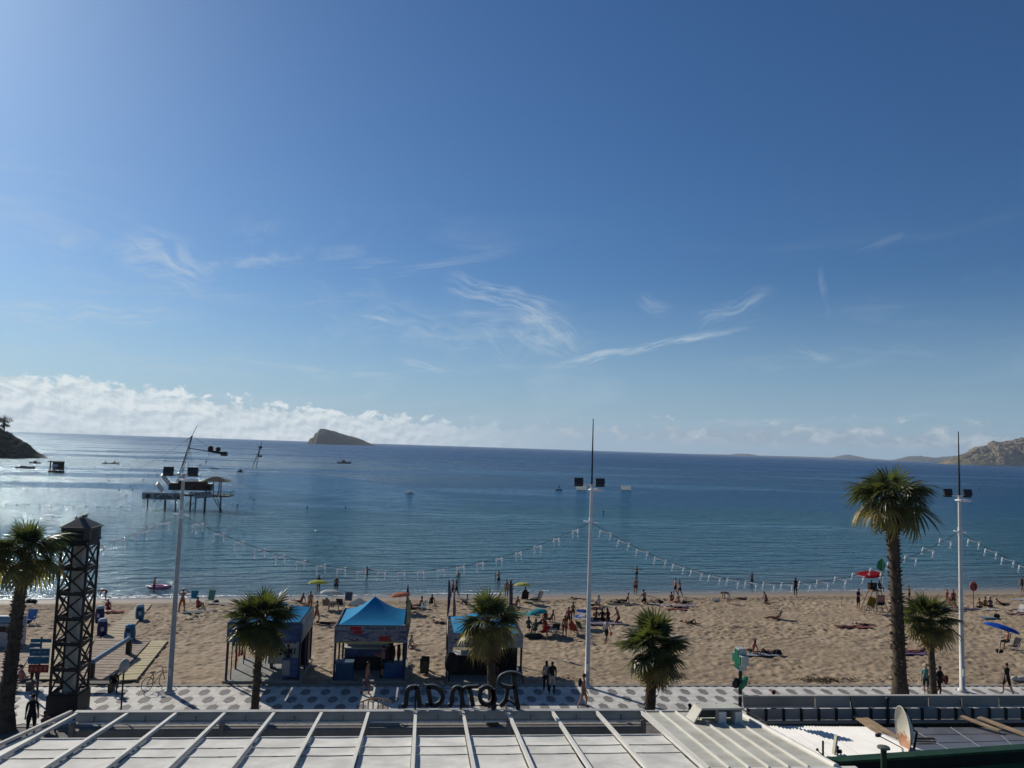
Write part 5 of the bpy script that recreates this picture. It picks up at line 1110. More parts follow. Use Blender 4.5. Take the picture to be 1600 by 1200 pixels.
B('second dark figure lounging in the shade right of the pink parasol',643,956,'sit_back',120,'brown',top=(.1,.02,.03),bot=BLK)
B('person with dark curly hair on a low blue-grey chair right of the pink parasol',655,950,'sit_back',-60,'red',bot=(.03,.05,.09),hair='long')
B('person in black sitting on the sand facing away, right of the blue-grey chair',674,946,'sit_back',190,'brown',top=BLK,bot=BLK)
B('front walker of the pair passing the purple flag by the water',707,934,'walk',-80,'tan',bot=BLK,group=gb_)
B('rear walker of the pair passing the purple flag, in black swimsuit',713,933,'walk2',-80,'brown',True,top=BLK,bot=BLK,hair='long',group=gb_)
B('person in a pale grey shirt sitting alone by the water left of the yellowing palm',729,945,'sit_knees',-110,'brown',top=(.30,.31,.36),arms=(.30,.31,.36),bot=NAV)
B('blond sunbather curled on the sand just left of the jet ski kiosk roof',690,975,'lie_front',70,'light',bot=BLK,hc='blond')
W_('swimmer carrying a child in the sea above the yellowing palm',779,906,.75,'carry',-40,'tan',bot=BLK)
W_('child held in the arms of the swimmer above the yellowing palm',774,904,.15,'stand',60,'light',bot=WHT,scale=.55)
B('tanned man standing behind the top of the yellowing palm, left of a pair',791,934,'stand',10,'tan',bot=(.2,.1,.03),group=gb_)
B('tanned woman standing behind the top of the yellowing palm, right of a pair',798,934,'stand',-20,'tan',True,bot=BLK,hair='bun',hc='brown',group=gb_)
B('person leaning back on a pale towel right of the yellowing palm',806,949,'sit_back',-140,'brown',bot=BLK)
B('person on a dark chair under the right yellow parasol',820,938,'chair',190,'brown',top=BLK,bot=BLK)
B('person slumped in the dark low chair right of the yellow parasol',838,939,'lounge',-70,'brown',bot=BLK)
B('person in white and black sitting on the sand right of the middle kiosk',640,1013,'sit_cross',60,'light',top=(.35,.36,.34),bot=BLK)
grp='group gathered round the turquoise parasol'
for i,(px,py,po,f,sk,tp,lb) in enumerate([(826,990,'chair',150,'brown',(.02,.07,.09),'leftmost seated figure in teal of the turquoise parasol group'),(836,994,'chair',190,'brown',(.03,.09,.08),'seated figure in green under the middle of the turquoise parasol'),(852,990,'chair',120,'red',(.25,.02,.03),'figure in bright red on the chair in the turquoise parasol group'),(851,978,'chair',200,'brown',(.10,.02,.02),'dark red figure behind the red chair of the parasol group'),(841,984,'chair_fwd',90,'brown',None,'shirtless figure leaning forward under the turquoise parasol'),(860,972,'sit_back',-120,'brown',None,'figure stretching out right of the turquoise parasol')]): B(lb,px,py,po,f,sk,top=tp,bot=BLK,group=grp)
B('slim tanned woman standing in a white sun hat left of the blue parasols',882,997,'stand',170,'tan',True,bot=(.2,.03,.03),top=(.2,.03,.03),belly=None,hat=('cap',WHT))
B('dark-haired person standing between the white-hatted woman and the blue parasols',888,982,'stand',150,'brown',top=(.25,.05,.06),bot=BLK,scale=.95)
B('small dark person seated behind the two blue parasols',895,968,'stand',180,'brown',bot=BLK,scale=.8)
B('person in orange seated low in front of the blue parasols',893,991,'chair',130,'tan',top=(.30,.08,.04),bot=(.30,.08,.04))
B('person in a white shirt sitting upright by the water, right of the middle lamp',935,947,'sit_knees',-170,'brown',top=(.42,.42,.42),arms=(.42,.42,.42),bot=BLK,scale=1.05)
B('person on a towel left of the white-shirted sitter',922,950,'sit_back',100,'brown',bot=BLK)
B('reddish sunbather lying in front of the white-shirted sitter',932,952,'lie_back',-80,'red',bot=RED)
for i,(px,lb,tp,hr_) in enumerate([(931,'leftmost of three people sitting in a row with backs to the camera',None,'short'),(941,'middle of three people sitting in a row, in black',BLK,'bun'),(950,'rightmost of three people sitting in a row, long dark hair',(.05,.02,.02),'long')]): B(lb,px,970,'sit_cross',180+(i-1)*20,'brown',top=tp,bot=BLK,hair=hr_,scale=1.12)
B('person in a white cap sitting on the lilac towel at the right of the row',967,974,'kneel',-110,'tan',bot=(.1,.02,.03),hat=('cap',WHT),scale=1.15)
B('walker in a white shirt carrying a red bag past the blue parasols',947,1005,'walk',130,'brown',top=(.38,.37,.38),arms=(.38,.37,.38),bot=BLK,thigh=BLK,bag=(.4,.04,.02))
B('sunbather on the dark towels, left of the heap near the water',966,943,'lie_knee',80,'brown',bot=BLK)
B('sunbather on the dark towels, right of the heap near the water',978,943,'sit_back',-100,'brown',bot=BLK)
B('lone sunbather lying flat left of the middle lamp near the water',905,938,'lie_front',80,'brown',bot=BLK)
B('boy standing straight at the water edge above the widest palm',993,929,'stand',190,'tan',bot=(.1,.03,.02),scale=1.0,group=gb_)
W_('swimmer waist-deep with arms spread above the standing boy',995,896,.85,'arms_out',10,'tan',bot=BLK)
B('broad man squatting with hands on knees just above the widest palm',1007,944,'kneel',190,'tan',bot=BLK,scale=1.15)
B('pale sunbather on a white towel right of the squatting man',1021,943,'lie_knee',-90,'light',bot=(.4,.3,.1))
B('left walker of the close pair strolling along the water edge',1055,931,'walk',-100,'red',bot=BLK,group=gb_,scale=1.03)
B('right walker of the close pair strolling along the water edge',1062,933,'walk2',-80,'tan',True,top=BLK,bot=BLK,belly=None,hair='bun',group=gb_,scale=1.05)
B('red-haired sitter in the towel group below the strolling pair',1049,940,'sit_knees',150,'brown',bot=RED)
B('pale sitter in the middle of the towel group below the strolling pair',1060,942,'sit_cross',200,'light',bot=RED)
B('sunbather lying at the right end of the towel group, in black',1071,943,'lie_knee',-80,'light',top=BLK,bot=BLK)
B('sunbather stretched flat in front of the towel group',1060,951,'lie_front',90,'tan',bot=BLK)
B('sunbather propped on one arm just right of the widest palm',1078,975,'lie_knee',70,'tan',bot=(.05,.03,.02))
B('person in white shorts bent double over a bag at the water edge',1138,943,'bend',-85,'tan',bot=WHT,thigh=WHT,top=(.16,.11,.08),scale=1.05)
W_('swimmer waist-deep beside the string of lights, right of centre',1175,908,.75,'carry',200,'brown',bot=BLK)
B('person kneeling and reading at the water edge right of centre',1198,943,'kneel',-95,'brown',top=(.12,.04,.06),bot=BLK)
B('dark walker with a white pack under the light string',1243,932,'walk',150,'dark',top=BLK,arms=(.35,.35,.35),bot=BLK,thigh=BLK,scale=1.12,group=gb_)
B('sunbather on a low folding chair in the middle of the open sand',1211,968,'lounge',-95,'brown',bot=RED)
B('left sunbather of the pair lying flat on the open sand',1322,981,'lie_back',-95,'red',bot=BLK)
B('right sunbather of the pair lying flat on the open sand',1350,978,'lie_front',85,'red',bot=BLK,hat=('cap',WHT))
B('brown person leaning on an elbow behind the green cross sign',1175,1022,'sit_back',-150,'red',bot=BLK,hc='brown',hair='long')
B('person lying on a pale towel right of the green cross sign',1198,1022,'lie_knee',-95,'brown',bot=BLK)
B('man dressed in black standing left of the lifeguard chair',1341,951,'phone',20,'tan',top=NAV,arms=NAV,bot=BLK,thigh=BLK,scale=1.08)
B('tanned person stretching one arm behind the tall palm trunk',1421,942,'arm_reach',-120,'tan',bot=BLK)
B('left of three red-skinned people behind the small right palm',1480,946,'stand',10,'red',bot=RED,group=gb_,scale=.9)
B('white-capped one of three people behind the small right palm',1485,948,'sit_knees',30,'red',top=RED,bot=RED,hat=('cap',WHT),scale=1.1)
B('dark-haired one of three people, right by the white lamp post',1490,950,'stand',-30,'red',top=(.16,.03,.05),bot=BLK,group=gb_,scale=1.0)
B('left sitter of three beside the life ring post',1531,950,'sit_cross',160,'tan',bot=BLK)
B('middle sitter of three beside the life ring post',1539,948,'sit_knees',190,'tan',top=(.16,.10,.02),bot=BLK)
B('white-hatted sitter of three beside the life ring post',1548,949,'sit_cross',170,'tan',top=(.2,.1,.1),bot=BLK,hat=('cap',WHT),scale=1.1)
B('sunbather lying right of the white towel near the water',1565,945,'prop',90,'brown',bot=BLK)
B('person walking into frame at the right edge by the water',1597,926,'walk',-90,'red',top=BLK,bot=BLK,scale=1.05,group=gb_)
B('sunbather reclining on the striped lounger at the right edge',1591,956,'lounge',-95,'tan',bot=BLK,hat=('cap',WHT))
B('big tanned man on a folding chair under the tilted blue parasol',1574,1013,'chair',-80,'tan',bot=BLK,thigh=BLK,hat=('cap',(.02,.02,.03)),scale=1.08)
B('sunbather lying on the purple towel left of the small right palm',1425,1020,'lie_back',-85,'red',bot=(.2,.04,.08))
B('person with pale cloth lying just left of the white lamp post',1482,973,'lie_knee',90,'light',top=(.4,.33,.3),bot=BLK)
W_('faint swimmer farther out between the lights and the left lamp',573,896,.95,'swim',20,'brown',bot=BLK)
W_('lone bather right of the purple flag showing a pale cap',716,900,1.1,'stand',0,'light',bot=BLK,hat=('cap',WHT))
# ------------------------------------------------------------ parasols, chairs, towels
def parasol(label,base,top,rad,cols,tilt=(0,0),n=8,pole=wm,fold=False,grp='beach parasols',rise=.28):
    b=V(base); T=V(top); t=thing('beach_parasol',label,'parasol',b,group=grp); d=T-b; MB().tube([(0,0,-.1),tuple(d)],.018,6).build('pole',pole,t)
    M=Matrix.Rotation(tilt[0],3,'X')@Matrix.Rotation(tilt[1],3,'Y')
    for k in range(n):
        s=MB(); vs=[]; m_=5; a0,a1=2*PI*k/n,2*PI*(k+1)/n
        for i in range(m_+1):
            f=i/m_; r=rad*math.sin(f*PI/2*.95)/math.sin(PI/2*.95); z=-rad*rise*2*(1-math.cos(f*PI/2*.8))
            for j in range(4):
                a=a0+(a1-a0)*j/3; sc=1-.05*math.sin(PI*j/3)*f; vs.append(d+M@V((r*sc*math.cos(a),r*sc*math.sin(a),z)))
        s.add(vs,[(i*4+j,i*4+j+1,(i+1)*4+j+1,(i+1)*4+j) for i in range(m_) for j in range(3)],True); s.build('canopy_gore',cols[k%len(cols)],t)
    MB().tube([tuple(d),tuple(d+M@V((0,0,.08)))],.015,5).build('finial',pole,t); return t
_pm={}
def pm(k,c):
    if k not in _pm: _pm[k]=glow(mat('parasol_'+k,c,.8,.1,3,spec=.1),.45)
    return _pm[k]
def par(label,fx,fy,cx,cy,wpx,cols,tilt=(0,0),**k):
    b=GS(fx,fy); c=GY(cx,cy,b.y); rr=wpx/2*math.hypot(b.x,b.y)/FPX; return parasol(label,b,(c.x,c.y,c.z),rr,cols,tilt,**k)
Yl=pm('yellow',(.42,.46,.10)); par('lemon yellow parasol at the waterline behind the left kiosk',497,937,497,906,29,[Yl],(R(-8),0))
par('white parasol with pale blue tint over a table behind the left kiosk',520,952,519,921,35,[pm('white',(.55,.60,.60)),pm('paleblue',(.42,.52,.55))],(R(-10),R(4)))
par('faded pink parasol left of the purple folded one',625,957,625,925,32,[pm('pink',(.48,.20,.14)),pm('pink2',(.40,.16,.11))],(R(-6),R(-6)))
par('lemon yellow parasol right of the yellowing palm',817,942,816,910,26,[Yl,pm('yellow2',(.48,.50,.18))],(R(-8),0))
par('turquoise parasol shading the large seated group',840,990,838,951,33,[pm('turq',(.02,.30,.36)),pm('turq2',(.03,.24,.30))],(R(-12),R(-10)),rise=.36)
par('farther plain blue parasol behind the middle lamp post',912,968,912,952,24,[pm('blue',(.03,.08,.32)),pm('blue2',(.04,.11,.36))],(R(-14),R(8)))
par('nearer blue and white striped parasol beside the middle lamp post',913,982,912,960,31,[pm('blue',(.03,.08,.32)),pm('white',(.55,.60,.60))],(R(-14),R(6)))
par('deep blue tilted parasol over the man at the far right',1560,1022,1566,976,42,[pm('royal',(.008,.07,.42)),pm('royal2',(.012,.09,.48))],(R(-2),R(16)),rise=.2)
rp=par('red canopy parasol fixed over the lifeguard chair',1362,956,1358,894,36,[pm('red',(.30,.012,.022)),pm('red2',(.24,.008,.016))],(R(4),R(-8)),rise=.14)
b=GS(636,950); t=thing('folded_parasol','dark purple folded parasol standing behind the pink one','parasol',b); MB().tube([(0,0,0),(0,0,1.9)],.02,6).build('pole',bk,t); MB().tube([(0,0,.9),(0,0,1.1),(0,0,2.0)],[.04,.16,.02],8).build('folded_canopy',mat('folded_purple',(.03,.015,.05),.8),t)
b=GS(561,947); t=thing('collapsed_parasol','crumpled white parasol lying on its side behind the middle kiosk roof','parasol',b); s=MB()
for k in range(9):
    a=2*PI*k/9; s.add([(0,0,.75),(1.0*math.cos(a),.5*math.sin(a),.12+.12*(k%2)),(1.0*math.cos(a+.7),.5*math.sin(a+.7),.12+.12*((k+1)%2))],[(0,1,2)])
s.build('canopy',pm('white',(.55,.60,.60)),t); MB().tube([(0,0,0),(.3,0,.8)],.02,5).build('pole',wm,t)
def chair(label,px,py,col,f=0,h=.95,w=.55,fr=gm2,grp='folding beach chairs',low=False):
    b=GS(px,py); t=thing('beach_chair',label,'chair',b,R(f),grp); m=mat('chair_%02x%02x%02x'%tuple(int(c*255) for c in col),col,.8,.2,6); z=.18 if low else .38
    MB().poly([(-w/2,-.45,z),(w/2,-.45,z),(w/2,.05,z-.03),(-w/2,.05,z-.03)],.03).build('seat',m,t)
    MB().poly([(-w/2,.03,z),(w/2,.03,z),(w/2,.33,h),(-w/2,.33,h)],(0,.03,.01)).build('backrest',m,t)
    for x in(-w/2-.02,w/2+.02):
        MB().tube([(x,-.45,0),(x,.34,h+.01)] if not low else [(x,.02,z-.02),(x,.34,h+.01)],.016,5).build('frame_tube',fr,t); MB().tube([(x,-.46,z),(x,.30,0)],.016,5).build('leg',fr,t); MB().tube([(x,-.4,z+.2),(x,.14,z+.24)],.022,5).build('armrest',fr,t)
    return t
chair('turquoise folding chair with its back to the sea, left one of two',303,941,(.03,.26,.28),8)
chair('pale green tall-backed folding chair by the water, right one of two',329,944,(.16,.30,.20),-6,1.15)
chair('blue and white deck chair standing alone left of the tower',48,975,(.10,.20,.42),5,1.0,.6)
chair('dark grey chair right of the white parasol',544,944,(.08,.09,.11),0,1.0,.62)
chair('beige chair left under the white parasol',509,953,(.17,.15,.12),180,.95)
chair('charcoal chair right under the white parasol',531,952,(.04,.04,.05),170,.95)
chair('blue-grey low chair right of the pink parasol',662,952,(.08,.14,.18),-60,.7,low=True)
chair('black chair under the right yellow parasol',820,942,(.015,.015,.02),180,1.1,.62)
chair('dark low chair right of the right yellow parasol',842,940,(.02,.02,.03),-60,.95,.62)
chair('bright red chair in the turquoise parasol group',851,996,(.35,.01,.02),200,.85)
chair('empty dark chair at the right end of the turquoise parasol group',868,992,(.02,.03,.025),180,.9)
chair('green folding chair in front of the blue parasols',907,990,(.05,.10,.04),120,.95)
chair('orange chair in front of the blue parasols',896,993,(.30,.05,.03),150,.9)
chair('black chair behind the man under the tilted blue parasol',1587,1018,(.012,.012,.015),-80,.95)
chair('low chair of the sunbather in the middle of the open sand',1216,967,(.05,.03,.025),-95,.75,low=True)
chair('striped lounger at the right edge of the beach',1593,958,(.30,.28,.28),-95,.8,.6,wm,low=True)
def towel(label,px,py,w,h,col,rz=0,col2=None):
    b=GS(px,py); s=MB(); n=10; m_=6; rr=random.Random(px); vs=[]
    for j in range(m_+1):
        for i in range(n+1):
            x,y=(i/n-.5)*w,(j/m_-.5)*h; c,s_=math.cos(R(rz)),math.sin(R(rz)); X_,Y2=b.x+x*c-y*s_,b.y+x*s_+y*c; vs.append((X_-b.x,Y2-b.y,sandz(X_,Y2)-b.z+.075+rr.uniform(-.02,.03)))
    s.add(vs,[(j*(n+1)+i,j*(n+1)+i+1,(j+1)*(n+1)+i+1,(j+1)*(n+1)+i) for j in range(m_) for i in range(n)],True)
    o=s.build('beach_towel',mat('towel_%s'%label[:14],col,.95,.3,7,col2=col2),None,b); tag(o,label,'towel','towels spread on the sand'); return o
towel('red towel right of the lattice tower',172,957,2.0,1.0,(.28,.04,.03)); towel('teal and dark towels below the orange-shorts man',300,958,1.5,.9,(.10,.16,.17),10,(.02,.03,.03)); towel('grey striped towel right of the teal one',322,955,1.7,.6,(.30,.31,.29),12,(.06,.05,.05))
towel('towel with dark bag right of the green chair',345,943,1.3,.6,(.22,.22,.25)); towel('pale towel with orange edge right of the yellowing palm',812,950,1.6,.8,(.38,.42,.40),0,(.36,.20,.12)); towel('large green mat right of the yellowing palm crown',820,960,2.4,1.2,(.03,.12,.08))
towel('lilac towel in front of the row of three sitters',945,975,3.0,.9,(.18,.14,.19)); towel('dark lilac mat in front of the blue parasols',928,976,1.4,.7,(.06,.05,.10)); towel('dark towels of the heap above the widest palm',972,945,2.8,1.0,(.04,.05,.045),0,(.015,.015,.02))
towel('white towel right of the squatting man',1019,944,1.3,.6,(.5,.5,.48)); towel('lilac towel of the group below the strolling pair',1062,947,3.0,.9,(.20,.17,.22)); towel('red towel edge of the group below the strolling pair',1056,953,2.0,.5,(.22,.06,.06))
towel('pale blue-white towel right of the green cross',1192,1024,2.6,.8,(.30,.33,.38),0,(.06,.07,.09)); towel('dark towel under the lying pair on the open sand',1338,981,2.9,.8,(.16,.04,.04)); towel('purple towel left of the small right palm',1430,1022,2.6,.8,(.14,.08,.17),0,(.04,.02,.06))
towel('violet towels around the life ring post',1515,952,2.0,.8,(.10,.08,.15)); towel('white towel right of the life ring post',1549,953,1.8,.4,(.5,.5,.48)); towel('pale blue towel with a black bag near the right edge',1545,966,1.5,.8,(.14,.22,.30),0,(.03,.06,.10)); towel('pink towel under the reclining sunbather at the right edge',1586,960,1.8,.6,(.24,.10,.14)); towel('blue towel at the right edge near the water',1592,938,1.5,.6,(.18,.26,.36)); towel('pale pink towel left of the white lamp post',1483,974,1.4,.7,(.36,.27,.26)); towel('sheet of violet fabric left of the life ring post',1500,955,1.8,.5,(.12,.10,.17))
def blob(name,label,cat,px,py,r,col,n=4,seed=0):
    rr=random.Random(seed+int(px)); b=GS(px,py); s=MB()
    for i in range(n): s.ball((rr.uniform(-r[0],r[0])*.6,rr.uniform(-r[1],r[1])*.6,r[2]*.5+rr.uniform(0,r[2]*.3)),(r[0]*rr.uniform(.4,.6),r[1]*rr.uniform(.4,.7),r[2]*.6),8,5)
    s.tube([(-r[0]*.3,0,r[2]*.8),(0,0,r[2]*1.5),(r[0]*.3,0,r[2]*.8)],.015,5,cap=False)
    return tag(s.build(name,mat('%s_%s'%(name,label[:10]),col,.85,.3,6),None,b),label,cat)
blob('beach_bag','black bag by the palm-side towels at far left','bag',47,943,(.6,.3,.3),BLK,6); blob('beach_bag','black bag right of the green chair','bag',340,942,(.35,.2,.2),BLK); blob('beach_bag','black bag on the heap right of the squatting man','bag',1032,943,(.4,.2,.25),BLK)
blob('beach_bag','white bag left of the bent person at the water edge','bag',1119,940,(.45,.2,.22),(.5,.5,.45)); blob('beach_bag','black backpack at the end of the pale blue towel','bag',1557,966,(.3,.2,.3),BLK); blob('beach_bag','dark backpack by the purple towel near the small right palm','bag',1446,1020,(.3,.2,.25),(.02,.015,.03))
blob('beach_bag','dark bags by the legs under the turquoise parasol','bag',833,997,(.8,.3,.3),(.02,.03,.03),7); blob('beach_bag','black bag on the pale towel right of the green cross','bag',1216,1024,(.45,.2,.28),(.015,.02,.015),5); blob('beach_bag','dark bag by the tilted blue parasol foot','bag',1564,1020,(.35,.2,.2),BLK)
blob('clothes_pile','brown rucksack on the promenade edge right of the small palm','bag',1475,1068,(.25,.2,.4),(.10,.03,.02)); blob('clothes_pile','white cloth heap at the far right edge of the sand','clothes',1592,1064,(.6,.3,.25),(.5,.47,.4),6); blob('driftwood','dark debris heap on the sand right of the bent person','debris',1157,937,(.6,.25,.18),(.10,.06,.03),7)
# seaweed and scraps on the sand
sw_=MB(); rr=random.Random(3)
for (cx_,cy_,n_,sx_,sy_) in ((1290,1064,260,45,3.5),(1400,1064,60,60,3),(1060,1058,90,12,5),(880,1062,50,40,3),(1215,950,40,20,4),(700,1062,40,30,3),(1140,936,30,30,2)):
    for _ in range(n_):
        p_=GS(rr.gauss(cx_,sx_*.5),min(1067,rr.gauss(cy_,sy_*.5))); a_=rr.uniform(0,PI); l_=rr.uniform(.08,.28); d_=V((math.cos(a_)*l_,math.sin(a_)*l_,rr.uniform(0,.05))); p_=p_+V((0,0,.05)); q_=V((-d_.y,d_.x,0)).normalized()*.02
        sw_.add([p_-q_,p_+q_,p_+d_+q_,p_+d_-q_+V((0,0,.03))],[(0,1,2,3)])
tag(sw_.build('seaweed',mat('dry_seaweed',(.06,.035,.02),.9,.4,5)),'scattered dry brown seaweed scraps on the sand near the promenade','seaweed',kind='stuff')
# lifeguard chair
b=GS(1366,957); t=thing('lifeguard_chair','tall wooden lifeguard chair hung with towels under a red canopy','lifeguard chair',b); wdm=mat('lifeguard_wood',(.24,.14,.07),.7,.3,4)
for sx_,tx in((-1.15,-.25),(1.15,.35)):
    for y in(-.45,.45): MB().tube([(sx_,y,0),(tx*1.3,y*.7,2.1)],.045,6).build('leg',wdm,t)
for z in(.5,.95,1.4): MB().box((0,-.42,z),(1.15*2*(1-z/2.7),.05,.06)).build('rung',wdm,t)
MB().box((.05,0,2.02),(.95,.8,.08)).build('seat_deck',wdm,t); MB().box((.05,.38,2.35),(.9,.05,.6)).build('backrest',mat('lifeguard_dark',(.05,.035,.03),.8),t)
MB().box((-.55,-.5,1.05),(.75,.06,.85),rot=Matrix.Rotation(R(22),3,'Y')).build('yellow_cloth',mat('ochre_cloth',(.20,.13,.01),.8),t); MB().box((.35,-.5,1.35),(.75,.05,.7)).build('printed_cloth',mat('orange_print_cloth',(.30,.08,.03),.8,.6,8,col2=(.35,.25,.18)),t); MB().box((.35,-.5,.9),(.7,.06,.3)).build('dark_cloth',blkc,t)
MB().box((-.1,-.52,1.0),(.09,.05,1.9)).build('front_board',mat('pale_wood',(.38,.32,.22),.7),t)
for i,(dx,l,tp) in enumerate(((-.3,'left lifeguard seated up on the tall chair, dark top',BLK),(.55,'right lifeguard seated up on the tall chair, with a black bag',(.08,.05,.04)))): person(l,b+V((dx,-.05,1.85)),'chair',160-i*40,'brown',top=tp,bot=BLK,scale=.85)
bicycle('bicycle leaning against the front of the lifeguard chair',GS(1362,960),R(4),(.05,.02,.01),1.15)
b=GS(1380,945); t=thing('green_flag','green ragged flag rising beside the lifeguard chair, behind the tall palm trunk','flag',b); MB().tube([(0,0,0),(0,0,4.6)],.03,6).build('pole',wm,t); s=MB(); s.add([(0,0,4.6),(-.5,.05,4.2),(-.1,.1,3.2),(0,0,2.6),(-.65,.05,3.6),(.25,.02,3.9)],[(0,1,2),(1,4,2),(0,2,5),(2,3,5)]); s.build('cloth',mat('flag_green',(.01,.20,.07),.8),t)
for i,(px,py,h) in enumerate(((1315,947,.95),(1351,963,1.0),(1393,965,.9))): 
    t=thing('rope_stake','thin wooden stake on the sand, %s'%['left of the man in black','nearest one by the bicycle','beside the tall palm trunk'][i],'stake',GS(px,py),group='stakes around the lifeguard chair'); MB().tube([(0,0,0),(.03,0,h)],.025,6).build('shaft',wdm,t)
b=GS(1521,952); t=thing('life_ring_post','red life ring disc on a slim post at the right side of the beach','life ring',b); MB().tube([(0,0,0),(.03,0,2.15)],.04,7).build('post',mat('rusty_post',(.20,.10,.07),.7),t); s=MB(); s.tube([(.32*math.cos(a*PI/10),-.06,2.2+.38*math.sin(a*PI/10)) for a in range(21)],.085,7,cap=False); s.build('ring',mat('ring_red',(.34,.06,.05),.5),t); s=MB(); s.lathe([(0,0),(.28,0),(.28,.04),(0,.04)],16); o=s.build('backboard',mat('ring_board',(.24,.10,.09),.6),t,(0,.02,2.2)); o.rotation_euler=(PI/2,0,0)
# pale cabinet and stool at the far left
b=GS(2,1010); t=thing('beach_cabinet','white beach cabinet with a blue-grey rounded lid at the far left edge','cabinet',b); MB().box((0,0,.75),(2.4,1.0,1.5)).build('body',mat('cab_white',(.36,.36,.37),.6),t); MB().tube([(-1.2,0,1.62),(1.25,0,1.62)],.34,12).build('lid',mat('cab_lid',(.16,.26,.34),.5),t); MB().box((.3,-.52,1.2),(1.2,.04,.35)).build('shelf_opening',bk,t)
b=GS(46,952); t=thing('small_stool','small pale stool beside the dark bag at far left','stool',b); MB().box((0,0,.4),(.5,.4,.05)).build('seat',mat('stool_pale',(.3,.2,.18),.7),t)
for x in(-.2,.2): MB().tube([(x,-.15,0),(-x,.15,.4)],.015,5).build('leg',gm2,t)
blob('beach_ball_bag','round blue bag resting on the blue and white deck chair','bag',47,974,(.3,.3,.3),(.01,.06,.14),3)
bpy.context.view_layer.update()
tb=thing('camp_table','small low table under the white parasol','table',GS(521,953)); MB().box((0,0,.6),(.9,.6,.04)).build('table_top',mat('camp_table_beige',(.22,.19,.14),.7),tb)
for x in(-.4,.4): MB().box((x,0,.3),(.05,.5,.6)).build('leg',gm2,tb)
tb=thing('camp_table','pale camp table at the right of the turquoise parasol group','table',GS(862,996)); MB().box((0,0,.6),(.8,.5,.04)).build('table_top',mat('camp_table_pale',(.35,.32,.27),.7),tb)
for x in(-.36,.36): MB().box((x,0,.3),(.05,.45,.6)).build('leg',mat('camp_table_pale',(.35,.32,.27),.7),tb)
# ------------------------------------------------------------ things on the sea
dkw=mat('weathered_dark_steel',(.025,.023,.022),.7,.4,3); prp=mat('platform_print_board',(.30,.30,.29),.6,.2,1)
Bp=G(291,797,SEA); pf=thing('cable_ski_platform','dark cable ski platform on stilts with a lettered board and small hut','platform',Bp)
def q(px,py,Y=0): # point in the platform plane, relative
    return GY(px,py,Bp.y+Y)-Bp
zd=q(300,775).z
for px,Y in((231,0),(258,1),(259,4),(275,0),(298,0),(306,5),(320,2),(321,-1),(345,0),(345,4)): 
    p=q(px,780,Y); MB().tube([(p.x,Y,-1),(p.x,Y,zd)],.16,6).build('stilt',dkw,pf)
a=q(223,775);b=q(356,775); MB().box(((a.x+b.x)/2,2.4,zd+.05),(b.x-a.x,5.2,.22)).build('deck',dkw,pf)
a=q(223,775);b=q(287,775); MB().box(((a.x+b.x)/2,-.3,q(250,775).z),(b.x-a.x,.1,1.35)).build('name_board',prp,pf)
c=q(262,776); put_text('Cable-Ski',1.4,mat('platform_ink',(.02,.02,.03),.6),pf,(c.x+.2,-.40,c.z))
sh=MB(); cc=q(232,775); sh.ball((cc.x,-.38,cc.z),(.5,.08,.45),8,5).tube([(cc.x,-.38,cc.z),(cc.x+.5,-.38,cc.z+.15)],[.2,.3],6); sh.build('emblem',bk,pf)
a=q(304,777);b=q(332,772); M=Matrix.Rotation(R(-6),3,'Y'); MB().box(((a.x+b.x)/2,-.3,a.z+.5),(b.x-a.x,.1,1.25),rot=M).build('pictogram_board',prp,pf)
for i in range(5):
    x=a.x+.5+i*(b.x-a.x-1)/4; z=a.z+.25+i*.13; s=MB(); s.ball((x+.08,-.4,z+.62),.10,6,4).tube([(x,-.4,z+.5),(x-.1,-.4,z+.2),(x+.12,-.4,z),(x,-.4,z-.25)],[.1,.09,.07,.05],5); s.build('pictogram',bk,pf)
for i,(px,w,h,m) in enumerate(((268,2.2,1.3,dkw),(286,3.2,1.8,mat('platform_shed_brown',(.06,.035,.03),.8,.4,2)),(305,2.6,1.7,mat('platform_shed_red',(.06,.025,.02),.8,.4,2)),(317,1.6,1.2,dkw))):
    p=q(px,775); MB().box((p.x,2.2+i*.2,zd+.1+h/2+.9),(w,2.0,h)).build('deck_shed',m,pf); MB().box((p.x,2.2+i*.2,zd+.1+h+.95),(w+.3,2.3,.1)).build('shed_roof',dkw,pf)
for i in range(6): p=q(296+i*2.4,775); MB().box((p.x,.3,zd+.45+.2*(i%2)),(.32,.4,.5)).build('life_jacket_row',mat('pale_pink_gear',(.45,.35,.35),.7),pf)
# hut
a=q(319,760,1);b=q(347,760,1)
for x in(a.x+.3,b.x-.2,a.x+1.3,b.x-1.1): MB().tube([(x,1 if x in(a.x+.3,b.x-.2) else 3,zd),(x,1 if x in(a.x+.3,b.x-.2) else 3,zd+3.0)],.10,6).build('hut_post',dkw,pf)
s=MB(); xa,xb=a.x-.7,b.x+1.2; zz=zd+2.95; s.add([(xa,.2,zz),(xb,.2,zz),(xb,4,zz),(xa,4,zz),((xa+xb)/2-.5,2,zz+1.0),((xa+xb)/2+.5,2,zz+1.0)],[(0,1,5,4),(1,2,5),(2,3,4,5),(3,0,4),(3,2,1,0)]); s.build('hut_roof',mat('hut_roof_thatch',(.035,.032,.028),.9,.3,2),pf)
s=MB()
for z in(.45,.95): s.tube([q(332,775)+V((0,0,z-.1)),(q(360,775).x,0,zd+z),(q(360,775).x,4,zd+z)],.05,5)
for px in(340,350,360): s.tube([(q(px,775).x,0,zd),(q(px,775).x,0,zd+.95)],.05,5)
s.build('railing',dkw,pf)
for px0,px1 in((333,343),(338,345)): s=MB(); s.tube([(q(px0,775).x,-.1,zd),(q(px1,775).x+.4,-.1,0)],.09,5); s.build('ladder_rail',dkw,pf)
